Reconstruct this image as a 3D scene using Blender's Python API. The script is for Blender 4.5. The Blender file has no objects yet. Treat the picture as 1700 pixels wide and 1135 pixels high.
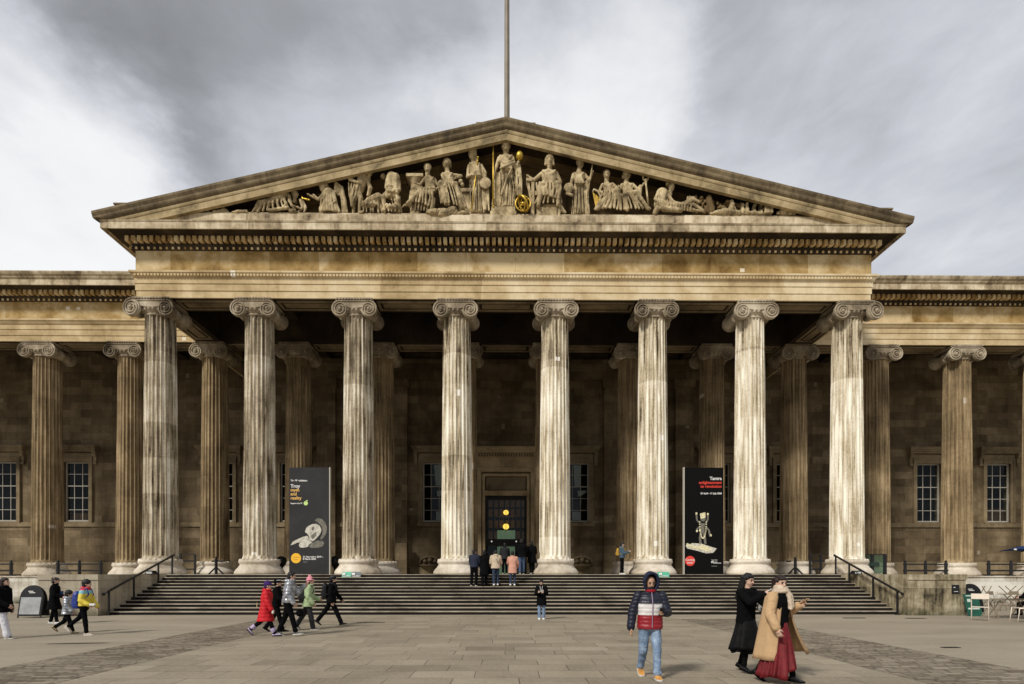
import bpy, math, random
import numpy as np
from mathutils import Vector, Matrix, noise
random.seed(7)
SC = bpy.context.scene
COL = SC.collection
R = math.radians
PI = math.pi
# ------------------------------------------------------------------ camera
EYE = 1.66; FPX = 960.0; YAW = R(0.6); HZ = 953.0
cd = bpy.data.cameras.new('camera'); cam = bpy.data.objects.new('camera', cd); COL.objects.link(cam)
cam.location = (0, 0, EYE); cam.rotation_euler = (R(90), 0, -YAW)
cd.sensor_width = 36; cd.lens = 36 * FPX / 1700; cd.shift_y = (HZ - 567.5) / 1700; cd.clip_end = 3000; cd.clip_start = .1
SC.camera = cam
SC.view_settings.view_transform = 'Standard'; SC.view_settings.look = 'None'
SC.view_settings.exposure = 0.0; SC.view_settings.gamma = 1
# ------------------------------------------------------------------ sun
SUN_EL, SUN_AZ = R(40), R(-38)      # azimuth measured from -Y (behind the camera) towards -X
sd = bpy.data.lights.new('sun', 'SUN'); sd.energy = 3.1; sd.angle = R(9); sd.color = (1, .955, .88)
sun = bpy.data.objects.new('sun', sd); COL.objects.link(sun)
sv = Vector((math.sin(SUN_AZ) * math.cos(SUN_EL), -math.cos(SUN_AZ) * math.cos(SUN_EL), math.sin(SUN_EL)))
sun.rotation_euler = sv.to_track_quat('Z', 'Y').to_euler(); sun.location = (-10, -20, 40)

# ------------------------------------------------------------------ node helper
class NT:
    def __init__(s, tree): s.t = tree; s.n = tree.nodes; s.l = tree.links
    def new(s, typ, **kw):
        n = s.n.new(typ)
        ins = kw.pop('ins', {})
        for k, v in kw.items(): setattr(n, k, v)
        for k, v in ins.items():
            i = n.inputs[k]
            if hasattr(v, 'is_output') or isinstance(v, bpy.types.NodeSocket): s.l.new(v, i)
            else: i.default_value = v
        return n
    def math(s, op, a, b=None, c=None, clamp=False):
        n = s.n.new('ShaderNodeMath'); n.operation = op; n.use_clamp = clamp
        for i, v in enumerate((a, b, c)):
            if v is None: continue
            if isinstance(v, bpy.types.NodeSocket): s.l.new(v, n.inputs[i])
            else: n.inputs[i].default_value = v
        return n.outputs[0]
    def vmath(s, op, a, b=None, out=0):
        n = s.n.new('ShaderNodeVectorMath'); n.operation = op
        for i, v in enumerate((a, b)):
            if v is None: continue
            if isinstance(v, bpy.types.NodeSocket): s.l.new(v, n.inputs[i])
            else: n.inputs[i].default_value = v
        return n.outputs[out]
    def mix(s, f, a, b, blend='MIX'):
        n = s.n.new('ShaderNodeMix'); n.data_type = 'RGBA'; n.blend_type = blend
        for i, v in ((0, f), (6, a), (7, b)):
            if isinstance(v, bpy.types.NodeSocket): s.l.new(v, n.inputs[i])
            else:
                if i and len(v) == 3: v = (*v, 1)
                n.inputs[i].default_value = v
        return n.outputs[2]
    def noise(s, vec, scale, detail=4, rough=.55, dist=0.0, out=0):
        n = s.new('ShaderNodeTexNoise', ins={'Scale': scale, 'Detail': detail, 'Roughness': rough, 'Distortion': dist})
        if vec is not None: s.l.new(vec, n.inputs['Vector'])
        return n.outputs[out]
    def ramp(s, f, stops, interp='LINEAR'):
        n = s.n.new('ShaderNodeValToRGB'); n.color_ramp.interpolation = interp
        e = n.color_ramp.elements
        while len(e) < len(stops): e.new(.5)
        for i, (p, c) in enumerate(stops):
            e[i].position = p
            e[i].color = (*c, 1) if isinstance(c, (tuple, list)) else (c, c, c, 1)
        s.l.new(f, n.inputs[0]); return n.outputs[0]
    def scalev(s, vec, v): return s.vmath('MULTIPLY', vec, v)

def to_mapped(nt, val, a, b, c=0.0, d=1.0):
    n = nt.new('ShaderNodeMapRange', ins={'From Min': a, 'From Max': b, 'To Min': c, 'To Max': d}); n.clamp = True
    nt.l.new(val, n.inputs['Value']); return n.outputs['Result']

# ------------------------------------------------------------------ world: nishita sky behind a broken cloud deck
W = bpy.data.worlds.new('World'); SC.world = W; W.use_nodes = True
nt = NT(W.node_tree); nt.n.clear()
sky = nt.new('ShaderNodeTexSky', sky_type='NISHITA'); sky.sun_disc = False; sky.sun_elevation = SUN_EL
sky.sun_rotation = math.atan2(sv.x, sv.y)
tc = nt.new('ShaderNodeTexCoord'); d = tc.outputs['Generated']
sp = nt.new('ShaderNodeSeparateXYZ', ins={0: d})
den = nt.math('ADD', nt.math('MAXIMUM', sp.outputs[2], 0.0), .22)
cx = nt.math('DIVIDE', sp.outputs[0], den); cy = nt.math('DIVIDE', sp.outputs[1], den)
cv = nt.new('ShaderNodeCombineXYZ', ins={0: cx, 1: cy, 2: sp.outputs[2]}).outputs[0]
n1 = nt.noise(nt.scalev(cv, (1.0, .75, 1)), 1.15, 8, .55, .6)
n2 = nt.noise(nt.scalev(cv, (1.0, 1.0, 2)), 3.4, 8, .55, .3)
n3 = nt.noise(nt.scalev(cv, (1.7, .35, 1)), 1.4, 6, .5, .4)
lum = nt.math('ADD', nt.math('MULTIPLY', n1, .75), nt.math('ADD', nt.math('MULTIPLY', n2, .22), nt.math('MULTIPLY', n3, .28)))
n4 = nt.noise(nt.scalev(cv, (1.0, .6, 2)), 7.5, 7, .6, .8)
lum = nt.math('ADD', lum, nt.math('ADD', nt.math('MULTIPLY', n4, .17), -.24))
def pdir(px, py):
    v = Vector(((px - 850) / FPX, 1, (HZ - py) / FPX)); v.rotate(Matrix.Rotation(-YAW, 3, 'Z')); return v.normalized()
warp = nt.new('ShaderNodeVectorMath', operation='SUBTRACT'); nt.l.new(nt.noise(cv, 1.9, 7, .58, 0, out=1), warp.inputs[0]); warp.inputs[1].default_value = (.5, .5, .5)
dw = nt.vmath('NORMALIZE', nt.vmath('ADD', d, nt.scalev(warp.outputs[0], (.5, .5, .5))))
for (px, py, rad, amp) in [(40, 300, 15, .30), (120, 440, 14, .16), (980, 200, 12, .20), (640, 230, 12, .10), (1560, 400, 14, .06), (1060, 140, 8, .06),
                           (380, 30, 18, -.07), (700, 40, 14, -.07), (1150, 20, 14, -.05), (1330, 210, 14, .02), (430, 150, 9, -.05), (1650, 60, 16, -.03), (20, -40, 15, -.14)]:
    dt = nt.vmath('DOT_PRODUCT', dw, tuple(pdir(px, py)), out=1)
    m = nt.new('ShaderNodeMapRange', interpolation_type='SMOOTHERSTEP', ins={'From Min': math.cos(R(rad)), 'From Max': 1.0, 'To Min': 0.0, 'To Max': amp}); nt.l.new(dt, m.inputs['Value'])
    lum = nt.math('ADD', lum, m.outputs['Result'])
back = nt.new('ShaderNodeMapRange', interpolation_type='SMOOTHERSTEP', ins={'From Min': .1, 'From Max': .9, 'To Min': 0.0, 'To Max': -.05}); nt.l.new(nt.math('MULTIPLY', sp.outputs[1], -1.0), back.inputs['Value'])
lum = nt.math('ADD', lum, back.outputs['Result'])
cc = nt.ramp(lum, [(.08, (.20, .205, .215)), (.34, (.36, .37, .395)), (.54, (.60, .62, .67)), (.80, (.93, .935, .95)), (1.0, (1.0, 1.0, 1.0))])
cc10 = nt.vmath('SCALE', cc); cc10.node.inputs['Scale'].default_value = 10.0
skc = nt.mix(.94, sky.outputs[0], cc10)
bg = nt.new('ShaderNodeBackground', ins={'Color': skc, 'Strength': .1})
nt.l.new(bg.outputs[0], nt.new('ShaderNodeOutputWorld').inputs[0])

# ------------------------------------------------------------------ measuring the photograph
CA, SA = math.cos(YAW), math.sin(YAW)
def at(px, py, Y):
    u = (px - 850) / FPX; t = Y / (CA - u * SA)
    return Vector((t * (SA + u * CA), Y, EYE + t * (HZ - py) / FPX))
def gp(px, py, z=0.0):
    t = (EYE - z) * FPX / (py - HZ); u = (px - 850) / FPX
    return Vector((t * (SA + u * CA), t * (CA - u * SA), z))

# ------------------------------------------------------------------ materials
MATS = {}
def mat_base(name):
    m = bpy.data.materials.new(name); m.use_nodes = True
    t = NT(m.node_tree); b = t.n['Principled BSDF']; return m, t, b
def geo_pos(t): return t.new('ShaderNodeNewGeometry').outputs['Position']
def bump(t, b, h, strength, dist=.02):
    bn = t.new('ShaderNodeBump', ins={'Strength': strength, 'Distance': dist, 'Height': h}); t.l.new(bn.outputs[0], b.inputs['Normal'])
def stone(name, pale, mid, dark, lo=.35, hi=.65, streak=1.0, drum=0.0, brick=None, patch=.0, patchcol=(.8, .76, .68), rough=.85, moss=0, fine=1.0, spread=.5, streakz=.22, mott=1.0, upper=0):
    m, t, b = mat_base(name); p = geo_pos(t)
    s = t.new('ShaderNodeSeparateXYZ', ins={0: p}); X, Y, Z = s.outputs
    a = t.noise(t.scalev(p, (3.4, 3.4, streakz)), 1.6, 6, .6, .3)
    c = t.noise(p, .55 * mott, 5, .6, .4)
    f = t.noise(p, 7.0 * fine, 5, .65)
    v = t.math('ADD', t.math('MULTIPLY', a, .5 * streak), t.math('ADD', t.math('MULTIPLY', c, 1 - .5 * streak - .15), t.math('MULTIPLY', f, .15)))
    if drum:
        zz = t.math('FLOOR', t.math('DIVIDE', t.math('ADD', Z, t.math('MULTIPLY', t.math('FLOOR', t.math('DIVIDE', X, 4.93)), .53)), 1.75))
        xx = t.math('FLOOR', t.math('DIVIDE', X, 4.93))
        wn = t.new('ShaderNodeTexWhiteNoise', noise_dimensions='2D'); t.l.new(t.new('ShaderNodeCombineXYZ', ins={0: zz, 1: xx}).outputs[0], wn.inputs['Vector'])
        v = t.math('ADD', v, t.math('MULTIPLY', t.math('SUBTRACT', wn.outputs['Value'], .5), drum))
    if upper:       # top drums browner than those below; shafts slightly paler towards the right
        edge = t.math('ADD', Z, t.math('MULTIPLY', t.math('SINE', t.math('MULTIPLY', t.math('FLOOR', t.math('DIVIDE', X, 4.93)), 2.3)), .9))
        v = t.math('SUBTRACT', v, t.math('MULTIPLY', t.math('GREATER_THAN', edge, 11.9), upper))
        v = t.math('ADD', v, t.math('MULTIPLY', t.math('DIVIDE', X, 17.0), .02))
    br = None
    if brick:
        bw, bh, amp, mort = brick
        hx = t.math('ADD', X, Y)
        bv = t.new('ShaderNodeCombineXYZ', ins={0: hx, 1: Z}).outputs[0]
        br = t.new('ShaderNodeTexBrick', offset=.5, ins={'Vector': bv, 'Color1': (0, 0, 0, 1), 'Color2': (1, 1, 1, 1), 'Mortar': (.5, .5, .5, 1), 'Scale': 1.0, 'Brick Width': bw, 'Row Height': bh, 'Mortar Size': mort, 'Mortar Smooth': .3, 'Bias': 0.0})
        bb = t.math('SUBTRACT', br.outputs['Color'], .5)
        v = t.math('ADD', v, t.math('MULTIPLY', bb, amp))
    v = to_mapped(t, v, lo, hi)
    col = t.ramp(v, [(0, dark), (spread, mid), (1, pale)])
    if patch:
        q = t.new('ShaderNodeCombineXYZ', ins={0: t.math('FLOOR', t.math('MULTIPLY', X, 3.3)), 1: t.math('FLOOR', t.math('MULTIPLY', Z, 2.3)), 2: t.math('FLOOR', t.math('MULTIPLY', Y, .4))}).outputs[0]
        w2 = t.new('ShaderNodeTexWhiteNoise', noise_dimensions='3D'); t.l.new(q, w2.inputs['Vector'])
        fx = t.math('FRACT', t.math('MULTIPLY', X, 3.3)); fz = t.math('FRACT', t.math('MULTIPLY', Z, 2.3))
        wr = t.new('ShaderNodeSeparateColor'); t.l.new(w2.outputs['Color'], wr.inputs[0])
        k = t.math('MULTIPLY', t.math('GREATER_THAN', w2.outputs['Value'], 1 - patch), t.math('LESS_THAN', fx, t.math('ADD', t.math('MULTIPLY', wr.outputs[0], .5), .25)))
        k = t.math('MULTIPLY', k, t.math('LESS_THAN', fz, t.math('ADD', t.math('MULTIPLY', wr.outputs[1], .6), .3)))
        col = t.mix(t.math('MULTIPLY', k, .8), col, patchcol)
    if br: col = t.mix(t.math('MULTIPLY', br.outputs['Fac'], .65), col, tuple(x * .35 for x in dark))
    if moss:
        k = t.math('MULTIPLY', to_mapped(t, Z, 0.0, moss, 1, 0), to_mapped(t, t.noise(p, 1.6, 5, .6), .35, .6))
        col = t.mix(k, col, (.035, .04, .015))
    t.l.new(col, b.inputs['Base Color']); b.inputs['Roughness'].default_value = rough
    b.inputs['Specular IOR Level'].default_value = .25
    bump(t, b, t.noise(p, 22, 6, .7), .35, .02)
    MATS[name] = m; return m
def plain(name, col, rough=.6, metal=0, var=.15, scale=9, bumpk=0, spec=.4, emit=None, es=1, coat=0):
    if name in MATS: return MATS[name]
    m, t, b = mat_base(name)
    tc = t.new('ShaderNodeTexCoord').outputs['Object']
    n = t.noise(tc, scale, 5, .6)
    lo = tuple(c * (1 - var) for c in col); hi = tuple(min(1, c * (1 + var)) for c in col)
    t.l.new(t.ramp(n, [(.3, lo), (.7, hi)]), b.inputs['Base Color'])
    b.inputs['Roughness'].default_value = rough; b.inputs['Metallic'].default_value = metal; b.inputs['Specular IOR Level'].default_value = spec
    if coat: b.inputs['Coat Weight'].default_value = coat
    if bumpk: bump(t, b, t.noise(tc, scale * 4, 4, .6), bumpk, .01)
    if emit: b.inputs['Emission Color'].default_value = (*emit, 1); b.inputs['Emission Strength'].default_value = es
    MATS[name] = m; return m
def cloth(name, col, rough=.85, var=.2, quilt=0, sheen=.0, scale=26, spec=.2):
    if name in MATS: return MATS[name]
    m, t, b = mat_base(name)
    tc = t.new('ShaderNodeTexCoord').outputs['Object']
    n = t.noise(tc, scale, 4, .6); n2 = t.noise(tc, 5, 3, .6)
    v = t.math('ADD', t.math('MULTIPLY', n, .5), t.math('MULTIPLY', n2, .5))
    t.l.new(t.ramp(v, [(.32, tuple(c * (1 - var) for c in col)), (.68, tuple(min(1, c * (1 + var)) for c in col))]), b.inputs['Base Color'])
    b.inputs['Roughness'].default_value = rough; b.inputs['Specular IOR Level'].default_value = spec
    bump(t, b, t.noise(tc, 70, 3, .6), .25, .004)
    MATS[name] = m; return m

M = {}
M['front'] = stone('front_column_stone', (.92, .87, .74), (.54, .455, .31), (.075, .052, .026), .36, .59, 1.35, .05, patch=.007, patchcol=(.92, .88, .8), fine=1.4, spread=.45, upper=.05)
M['frontL'] = stone('greyer_column_stone', (.87, .81, .68), (.44, .365, .25), (.07, .05, .026), .36, .61, 1.25, .05, patch=.009, patchcol=(.9, .86, .78), fine=1.4, upper=.045)
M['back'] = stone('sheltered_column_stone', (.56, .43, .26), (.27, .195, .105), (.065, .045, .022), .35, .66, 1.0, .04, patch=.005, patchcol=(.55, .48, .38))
M['base'] = stone('base_stone', (.78, .71, .60), (.52, .45, .35), (.20, .155, .105), .32, .62, .3, 0)
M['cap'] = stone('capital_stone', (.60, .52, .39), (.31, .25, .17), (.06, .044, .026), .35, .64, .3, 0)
M['arch'] = stone('architrave_stone', (.82, .71, .49), (.60, .46, .26), (.30, .205, .09), .25, .72, .2, 0, brick=(4.93, 40, .20, .004), patch=.008, patchcol=(.88, .82, .7), mott=1.3)
M['frieze'] = stone('frieze_stone', (.66, .52, .30), (.41, .275, .105), (.19, .11, .03), .32, .66, .1, 0, brick=(2.4, 3.0, .30, .004), patch=.012, patchcol=(.84, .76, .6), mott=1.5)
M['corn'] = stone('cornice_stone', (.74, .64, .46), (.44, .35, .22), (.10, .07, .04), .33, .62, .6, 0, brick=(1.6, 40, .12, .004), mott=2)
M['bed'] = stone('shaded_bed_mould_stone', (.10, .07, .04), (.04, .028, .016), (.015, .01, .006), .33, .66, .1, 0)  # dark tone is shade between dentils and under the rake, put into colour
M['rake'] = stone('raking_cornice_stone', (.54, .425, .25), (.36, .275, .145), (.11, .082, .042), .33, .64, .2, 0, mott=2)
M['lead'] = stone('weathered_sima_stone', (.30, .235, .14), (.16, .12, .068), (.045, .033, .02), .34, .66, .5, 0, mott=2)
M['dent'] = stone('dentil_stone', (.88, .72, .44), (.60, .42, .19), (.30, .19, .07), .33, .62, .1, 0, brick=(.293, 40, .25, 0.0), mott=2)
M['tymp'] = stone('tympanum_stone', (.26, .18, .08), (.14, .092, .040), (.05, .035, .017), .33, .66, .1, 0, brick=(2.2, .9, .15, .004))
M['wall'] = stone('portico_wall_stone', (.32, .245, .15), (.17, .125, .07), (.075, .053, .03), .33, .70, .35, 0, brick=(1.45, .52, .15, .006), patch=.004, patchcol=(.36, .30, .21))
M['trim'] = stone('window_surround_stone', (.36, .28, .17), (.235, .18, .105), (.09, .065, .038), .34, .66, .3, 0)
M['doorst'] = stone('door_surround_stone', (.66, .51, .31), (.46, .35, .20), (.20, .145, .08), .34, .66, .3, 0)
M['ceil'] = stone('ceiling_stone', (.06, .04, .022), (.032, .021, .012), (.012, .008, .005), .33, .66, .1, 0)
M['wing'] = stone('retaining_wall_stone', (.74, .71, .63), (.50, .46, .37), (.16, .13, .085), .30, .56, .5, 0, brick=(2.6, .62, .1, .004), moss=.55)
M['cheek'] = stone('stained_block_stone', (.52, .46, .33), (.27, .225, .14), (.03, .024, .015), .38, .60, .75, 0, brick=(3.2, 1.09, .08, .006), moss=.35, streakz=.5, mott=1.6)
M['tread'] = stone('step_tread_stone', (.50, .44, .34), (.34, .29, .22), (.13, .105, .078), .28, .68, .1, 0, brick=(1.9, 40, .14, .008), mott=2)
M['cheekL'] = stone('weathered_block_stone', (.50, .45, .35), (.36, .31, .23), (.18, .145, .095), .32, .64, .6, 0, brick=(3.2, 1.09, .08, .006), moss=.3)
M['riser'] = stone('shaded_riser_stone', (.02, .016, .012), (.012, .010, .007), (.006, .005, .004), .33, .66, .3, 0)  # near-black colour carries the shade under each nosing
M['statue'] = stone('sculpture_stone', (.68, .55, .33), (.34, .26, .14), (.045, .032, .015), .34, .62, .5, 0, mott=3, streakz=1.0)
M['roof'] = plain('roof_lead', (.12, .12, .125), .6, var=.2, scale=.5)
M['gold'] = plain('gilding', (.62, .42, .07), .4, .8, var=.35, scale=6)
M['gold2'] = plain('old_gilding', (.5, .33, .06), .5, .6, var=.3, scale=6)
M['black'] = plain('black_paint', (.012, .012, .013), .45, var=.3)
M['white'] = plain('white_sash_paint', (.42, .39, .33), .5, var=.15)
M['room'] = plain('dark_room', (.02, .016, .012), .9, var=.4, scale=1)
M['void'] = plain('display_case_glow', (.16, .085, .04), .9, var=.8, scale=1.6, emit=(.5, .24, .09), es=.035)  # faint warm emission added to the cases in place of lobby lamplight

# ------------------------------------------------------------------ mesh builder
class MB:
    def __init__(s): s.v = []; s.f = []; s.mi = []; s.cur = 0
    def add(s, vs, fs):
        o = len(s.v); s.v += [tuple(v) for v in vs]; s.f += [tuple(i + o for i in f) for f in fs]; s.mi += [s.cur] * len(fs)
    def box(s, x0, x1, y0, y1, z0, z1):
        s.add([(x0, y0, z0), (x1, y0, z0), (x1, y1, z0), (x0, y1, z0), (x0, y0, z1), (x1, y0, z1), (x1, y1, z1), (x0, y1, z1)],
              [(0, 3, 2, 1), (4, 5, 6, 7), (0, 1, 5, 4), (1, 2, 6, 5), (2, 3, 7, 6), (3, 0, 4, 7)])
    def obox(s, c, ax, ay, az):
        c = Vector(c); ax, ay, az = Vector(ax), Vector(ay), Vector(az)
        vs = [c + i * ax + j * ay + k * az for k in (-1, 1) for j in (-1, 1) for i in (-1, 1)]
        s.add(vs, [(0, 2, 3, 1), (4, 5, 7, 6), (0, 1, 5, 4), (1, 3, 7, 5), (3, 2, 6, 7), (2, 0, 4, 6)])
    def bar(s, a, b, w, h=None, up=(0, 0, 1)):
        a, b = Vector(a), Vector(b); h = h or w; d = b - a; L = d.length
        if L < 1e-6: return
        d.normalize(); u = Vector(up)
        if abs(d.dot(u)) > .95: u = Vector((0, 1, 0))
        x = d.cross(u).normalized(); z = x.cross(d).normalized()
        s.obox((a + b) / 2, x * w / 2, d * L / 2, z * h / 2)
    def rings(s, rs, cap=True, closed=False):
        n = len(rs[0]); vs = [p for r in rs for p in r]; fs = []
        m = len(rs)
        for i in range(m if closed else m - 1):
            for j in range(n):
                a = i * n + j; b = i * n + (j + 1) % n; i2 = (i + 1) % m
                fs.append((a, b, i2 * n + (j + 1) % n, i2 * n + j))
        if cap and not closed: fs.append(tuple(range(n))[::-1]); fs.append(tuple((m - 1) * n + k for k in range(n)))
        s.add(vs, fs)
    def lathe(s, prof, n=32, c=(0, 0, 0), axis='z', cap=True):
        rs = []
        for r, z in prof:
            ring = []
            for j in range(n):
                a = 2 * PI * j / n; x, y = r * math.cos(a), r * math.sin(a)
                if axis == 'z': ring.append((c[0] + x, c[1] + y, c[2] + z))
                elif axis == 'y': ring.append((c[0] + x, c[1] + z, c[2] - y))
                else: ring.append((c[0] + z, c[1] + x, c[2] + y))
            rs.append(ring)
        s.rings(rs, cap)
    def tube(s, pts, rad, n=8, cap=True, flat=1.0):
        pts = [Vector(p) for p in pts]
        if not isinstance(rad, (list, tuple)): rad = [rad] * len(pts)
        rs = []; u = None
        for i, p in enumerate(pts):
            d = (pts[min(i + 1, len(pts) - 1)] - pts[max(i - 1, 0)])
            if d.length < 1e-9: d = Vector((0, 0, 1))
            d.normalize()
            if u is None: u = d.orthogonal().normalized()
            else:
                u = (u - d * u.dot(d))
                u = u.normalized() if u.length > 1e-6 else d.orthogonal().normalized()
            w = d.cross(u)
            rs.append([p + rad[i] * (math.cos(2 * PI * j / n) * u + flat * math.sin(2 * PI * j / n) * w) for j in range(n)])
        s.rings(rs, cap)
    def ell(s, c, r, n=14, m=9, rot=None):
        c = Vector(c); rr = r if isinstance(r, (tuple, list)) else (r, r, r)
        rs = []
        for i in range(1, m):
            th = PI * i / m - PI / 2
            ring = []
            for j in range(n):
                a = 2 * PI * j / n
                q = Vector((rr[0] * math.cos(th) * math.cos(a), rr[1] * math.cos(th) * math.sin(a), rr[2] * math.sin(th)))
                if rot: q = rot @ q
                ring.append(c + q)
            rs.append(ring)
        s.rings(rs, True)
    def cap(s, a, b, ra, rb=None, n=10):      # tapered capsule
        a, b = Vector(a), Vector(b); rb = rb if rb is not None else ra
        d = b - a
        if d.length < 1e-6: s.ell(a, ra); return
        dn = d.normalized()
        pts = []; rad = []
        for k in (0.05, .35, .7): pts.append(a - dn * ra * math.cos(k * PI / 2)); rad.append(ra * math.sin(k * PI / 2))
        pts.append(a); rad.append(ra); pts.append(b); rad.append(rb)
        for k in (.7, .35, .05): pts.append(b + dn * rb * math.cos(k * PI / 2)); rad.append(rb * math.sin(k * PI / 2))
        s.tube(pts, rad, n)
    def prism(s, poly, y0, y1):               # polygon in x,z extruded along y
        n = len(poly)
        s.add([(x, y0, z) for x, z in poly] + [(x, y1, z) for x, z in poly],
              [tuple(range(n)), tuple(range(2 * n - 1, n - 1, -1))] + [(i, i + n, (i + 1) % n + n, (i + 1) % n) for i in range(n)])
    def mesh(s, name, mats, smooth=False, fix=True):
        me = bpy.data.meshes.new(name); me.from_pydata(s.v, [], s.f)
        for m in (mats if isinstance(mats, (list, tuple)) else [mats]): me.materials.append(m)
        if any(s.mi): me.polygons.foreach_set('material_index', s.mi)
        if fix:
            import bmesh
            bm = bmesh.new(); bm.from_mesh(me); bmesh.ops.recalc_face_normals(bm, faces=bm.faces); bm.to_mesh(me); bm.free()
        if smooth: me.polygons.foreach_set('use_smooth', [True] * len(me.polygons))
        me.update(); return me
    def build(s, name, mats, parent=None, smooth=False, bevel=0):
        o = bpy.data.objects.new(name, s.mesh(name, mats, smooth)); COL.objects.link(o)
        if parent: o.parent = parent
        if bevel:
            b = o.modifiers.new('bevel', 'BEVEL'); b.width = bevel; b.segments = 2; b.limit_method = 'ANGLE'
        return o
def tag(o, label=None, cat=None, group=None, kind=None):
    if label: o['label'] = label
    if cat: o['category'] = cat
    if group: o['group'] = group
    if kind: o['kind'] = kind
    return o
def empty(name, loc=(0, 0, 0), rz=0):
    o = bpy.data.objects.new(name, None); COL.objects.link(o); o.location = loc; o.rotation_euler = (0, 0, rz); o.empty_display_size = .2; return o
def struct(o): o['kind'] = 'structure'; return o
def remesh(mb, name, mat, parent, voxel, smooth=2, disp=None, extra=None, sf=.5):
    me = mb.mesh(name + '_src', mat, fix=False)
    o = bpy.data.objects.new('tmp', me); COL.objects.link(o)
    r = o.modifiers.new('r', 'REMESH'); r.mode = 'VOXEL'; r.voxel_size = voxel; r.use_smooth_shade = True
    if smooth:
        q = o.modifiers.new('s', 'SMOOTH'); q.iterations = smooth; q.factor = sf
    dg = bpy.context.evaluated_depsgraph_get(); ev = o.evaluated_get(dg)
    out = bpy.data.meshes.new_from_object(ev)
    bpy.data.objects.remove(o); bpy.data.meshes.remove(me)
    if disp:
        n = len(out.vertices); co = np.empty(n * 3); out.vertices.foreach_get('co', co); co = co.reshape(-1, 3)
        no = np.empty(n * 3); out.vertex_normals.foreach_get('vector', no); no = no.reshape(-1, 3)
        d = disp(co)
        co = co + no * d[:, None]; out.vertices.foreach_set('co', co.ravel()); out.update()
    if extra:
        import bmesh
        m2 = extra.mesh('x', mat, True); bm = bmesh.new(); bm.from_mesh(out); bm.from_mesh(m2); bm.to_mesh(out); bm.free(); bpy.data.meshes.remove(m2)
    out.name = name
    out.polygons.foreach_set('use_smooth', [True] * len(out.polygons))
    if not out.materials: out.materials.append(mat)
    ob = bpy.data.objects.new(name, out); COL.objects.link(ob)
    if parent: ob.parent = parent
    return ob
def fold_noise(amp, fx=14, fz=5, q=0, qp=.08):
    ph = random.uniform(0, 50)
    def f(co):
        out = np.array([noise.noise(Vector((c[0] * fx + ph, c[1] * fx, c[2] * fz))) + .5 * (1 - 2 * abs(noise.noise(Vector((c[0] * fx * 1.7, c[1] * fx * 1.7 + ph, c[2] * fz * 2.4))))) for c in co]) * amp
        if q: out += q * (np.abs(np.sin(PI * co[:, 2] / qp)) ** .5 - .7)
        return out
    return f
# ------------------------------------------------------------------ the setting: ground
def ground_mat():
    m, t, b = mat_base('forecourt_surface'); p = geo_pos(t)
    a = t.noise(t.scalev(p, (.5, 1.2, 1)), .5, 6, .6, .3); f = t.noise(t.scalev(p, (1, 2.2, 1)), 6, 6, .7); g = t.noise(p, 40, 3, .6)
    v = t.math('ADD', t.math('MULTIPLY', a, .5), t.math('ADD', t.math('MULTIPLY', f, .25), t.math('MULTIPLY', g, .25)))
    t.l.new(t.ramp(v, [(.36, (.23, .192, .140)), (.5, (.315, .268, .197)), (.66, (.39, .338, .255))]), b.inputs['Base Color'])
    b.inputs['Roughness'].default_value = .75; bump(t, b, g, .4, .01); return m
def slab_mat(name, bw, bh, mort, cols, mortcol, off=.5, amp=.5, swap=False, spots=True, rough=.7):
    m, t, b = mat_base(name); p = geo_pos(t)
    s = t.new('ShaderNodeSeparateXYZ', ins={0: p})
    wob = t.math('MULTIPLY', t.math('SUBTRACT', t.noise(p, .7, 2), .5), .05)
    A, B = (s.outputs[1], s.outputs[0]) if swap else (s.outputs[0], s.outputs[1])
    # every course gets its own shift so that joints do not line up
    row = t.math('FLOOR', t.math('DIVIDE', B, bh)); wn = t.new('ShaderNodeTexWhiteNoise', noise_dimensions='1D'); t.l.new(row, wn.inputs['W'])
    A2 = t.math('ADD', t.math('ADD', A, t.math('MULTIPLY', wn.outputs['Value'], bw)), wob)
    bv = t.new('ShaderNodeCombineXYZ', ins={0: A2, 1: B}).outputs[0]
    br = t.new('ShaderNodeTexBrick', offset=0.0, ins={'Vector': bv, 'Color1': (0, 0, 0, 1), 'Color2': (1, 1, 1, 1), 'Mortar': (.5, .5, .5, 1), 'Scale': 1.0, 'Brick Width': bw, 'Row Height': bh, 'Mortar Size': mort, 'Mortar Smooth': .2})
    v = t.math('ADD', t.math('MULTIPLY', t.noise(p, .45, 8, .7, .5), .55), t.math('MULTIPLY', t.noise(p, 14, 5, .7), .45))
    v = t.math('ADD', v, t.math('MULTIPLY', t.math('SUBTRACT', br.outputs['Color'], .5), amp * .3))
    col = t.ramp(v, [(.33, cols[0]), (.5, cols[1]), (.68, cols[2])])
    mk = t.math('MULTIPLY', br.outputs['Fac'], to_mapped(t, t.noise(p, 1.1, 3, .6), .3, .6, .35, .95))
    col = t.mix(mk, col, mortcol)
    if spots:
        vo = t.new('ShaderNodeTexVoronoi', ins={'Vector': p, 'Scale': 1.4}); k = t.math('LESS_THAN', vo.outputs['Distance'], .032)
        col = t.mix(t.math('MULTIPLY', k, .6), col, (.5, .46, .4))
    t.l.new(col, b.inputs['Base Color']); b.inputs['Roughness'].default_value = rough; b.inputs['Specular IOR Level'].default_value = .3
    h = t.math('SUBTRACT', t.noise(p, 25, 5, .7), t.math('MULTIPLY', br.outputs['Fac'], 1.5)); bump(t, b, h, .4, .012); return m
mb = MB(); mb.add([(-400, -300, 0), (400, -300, 0), (400, 600, 0), (-400, 600, 0)], [(0, 1, 2, 3)])
struct(mb.build('ground', ground_mat()))
mb = MB(); mb.add([(-6.8, -20, .004), (6.35, -20, .004), (6.35, 23.25, .004), (-6.8, 23.25, .004)], [(0, 1, 2, 3)])
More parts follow.
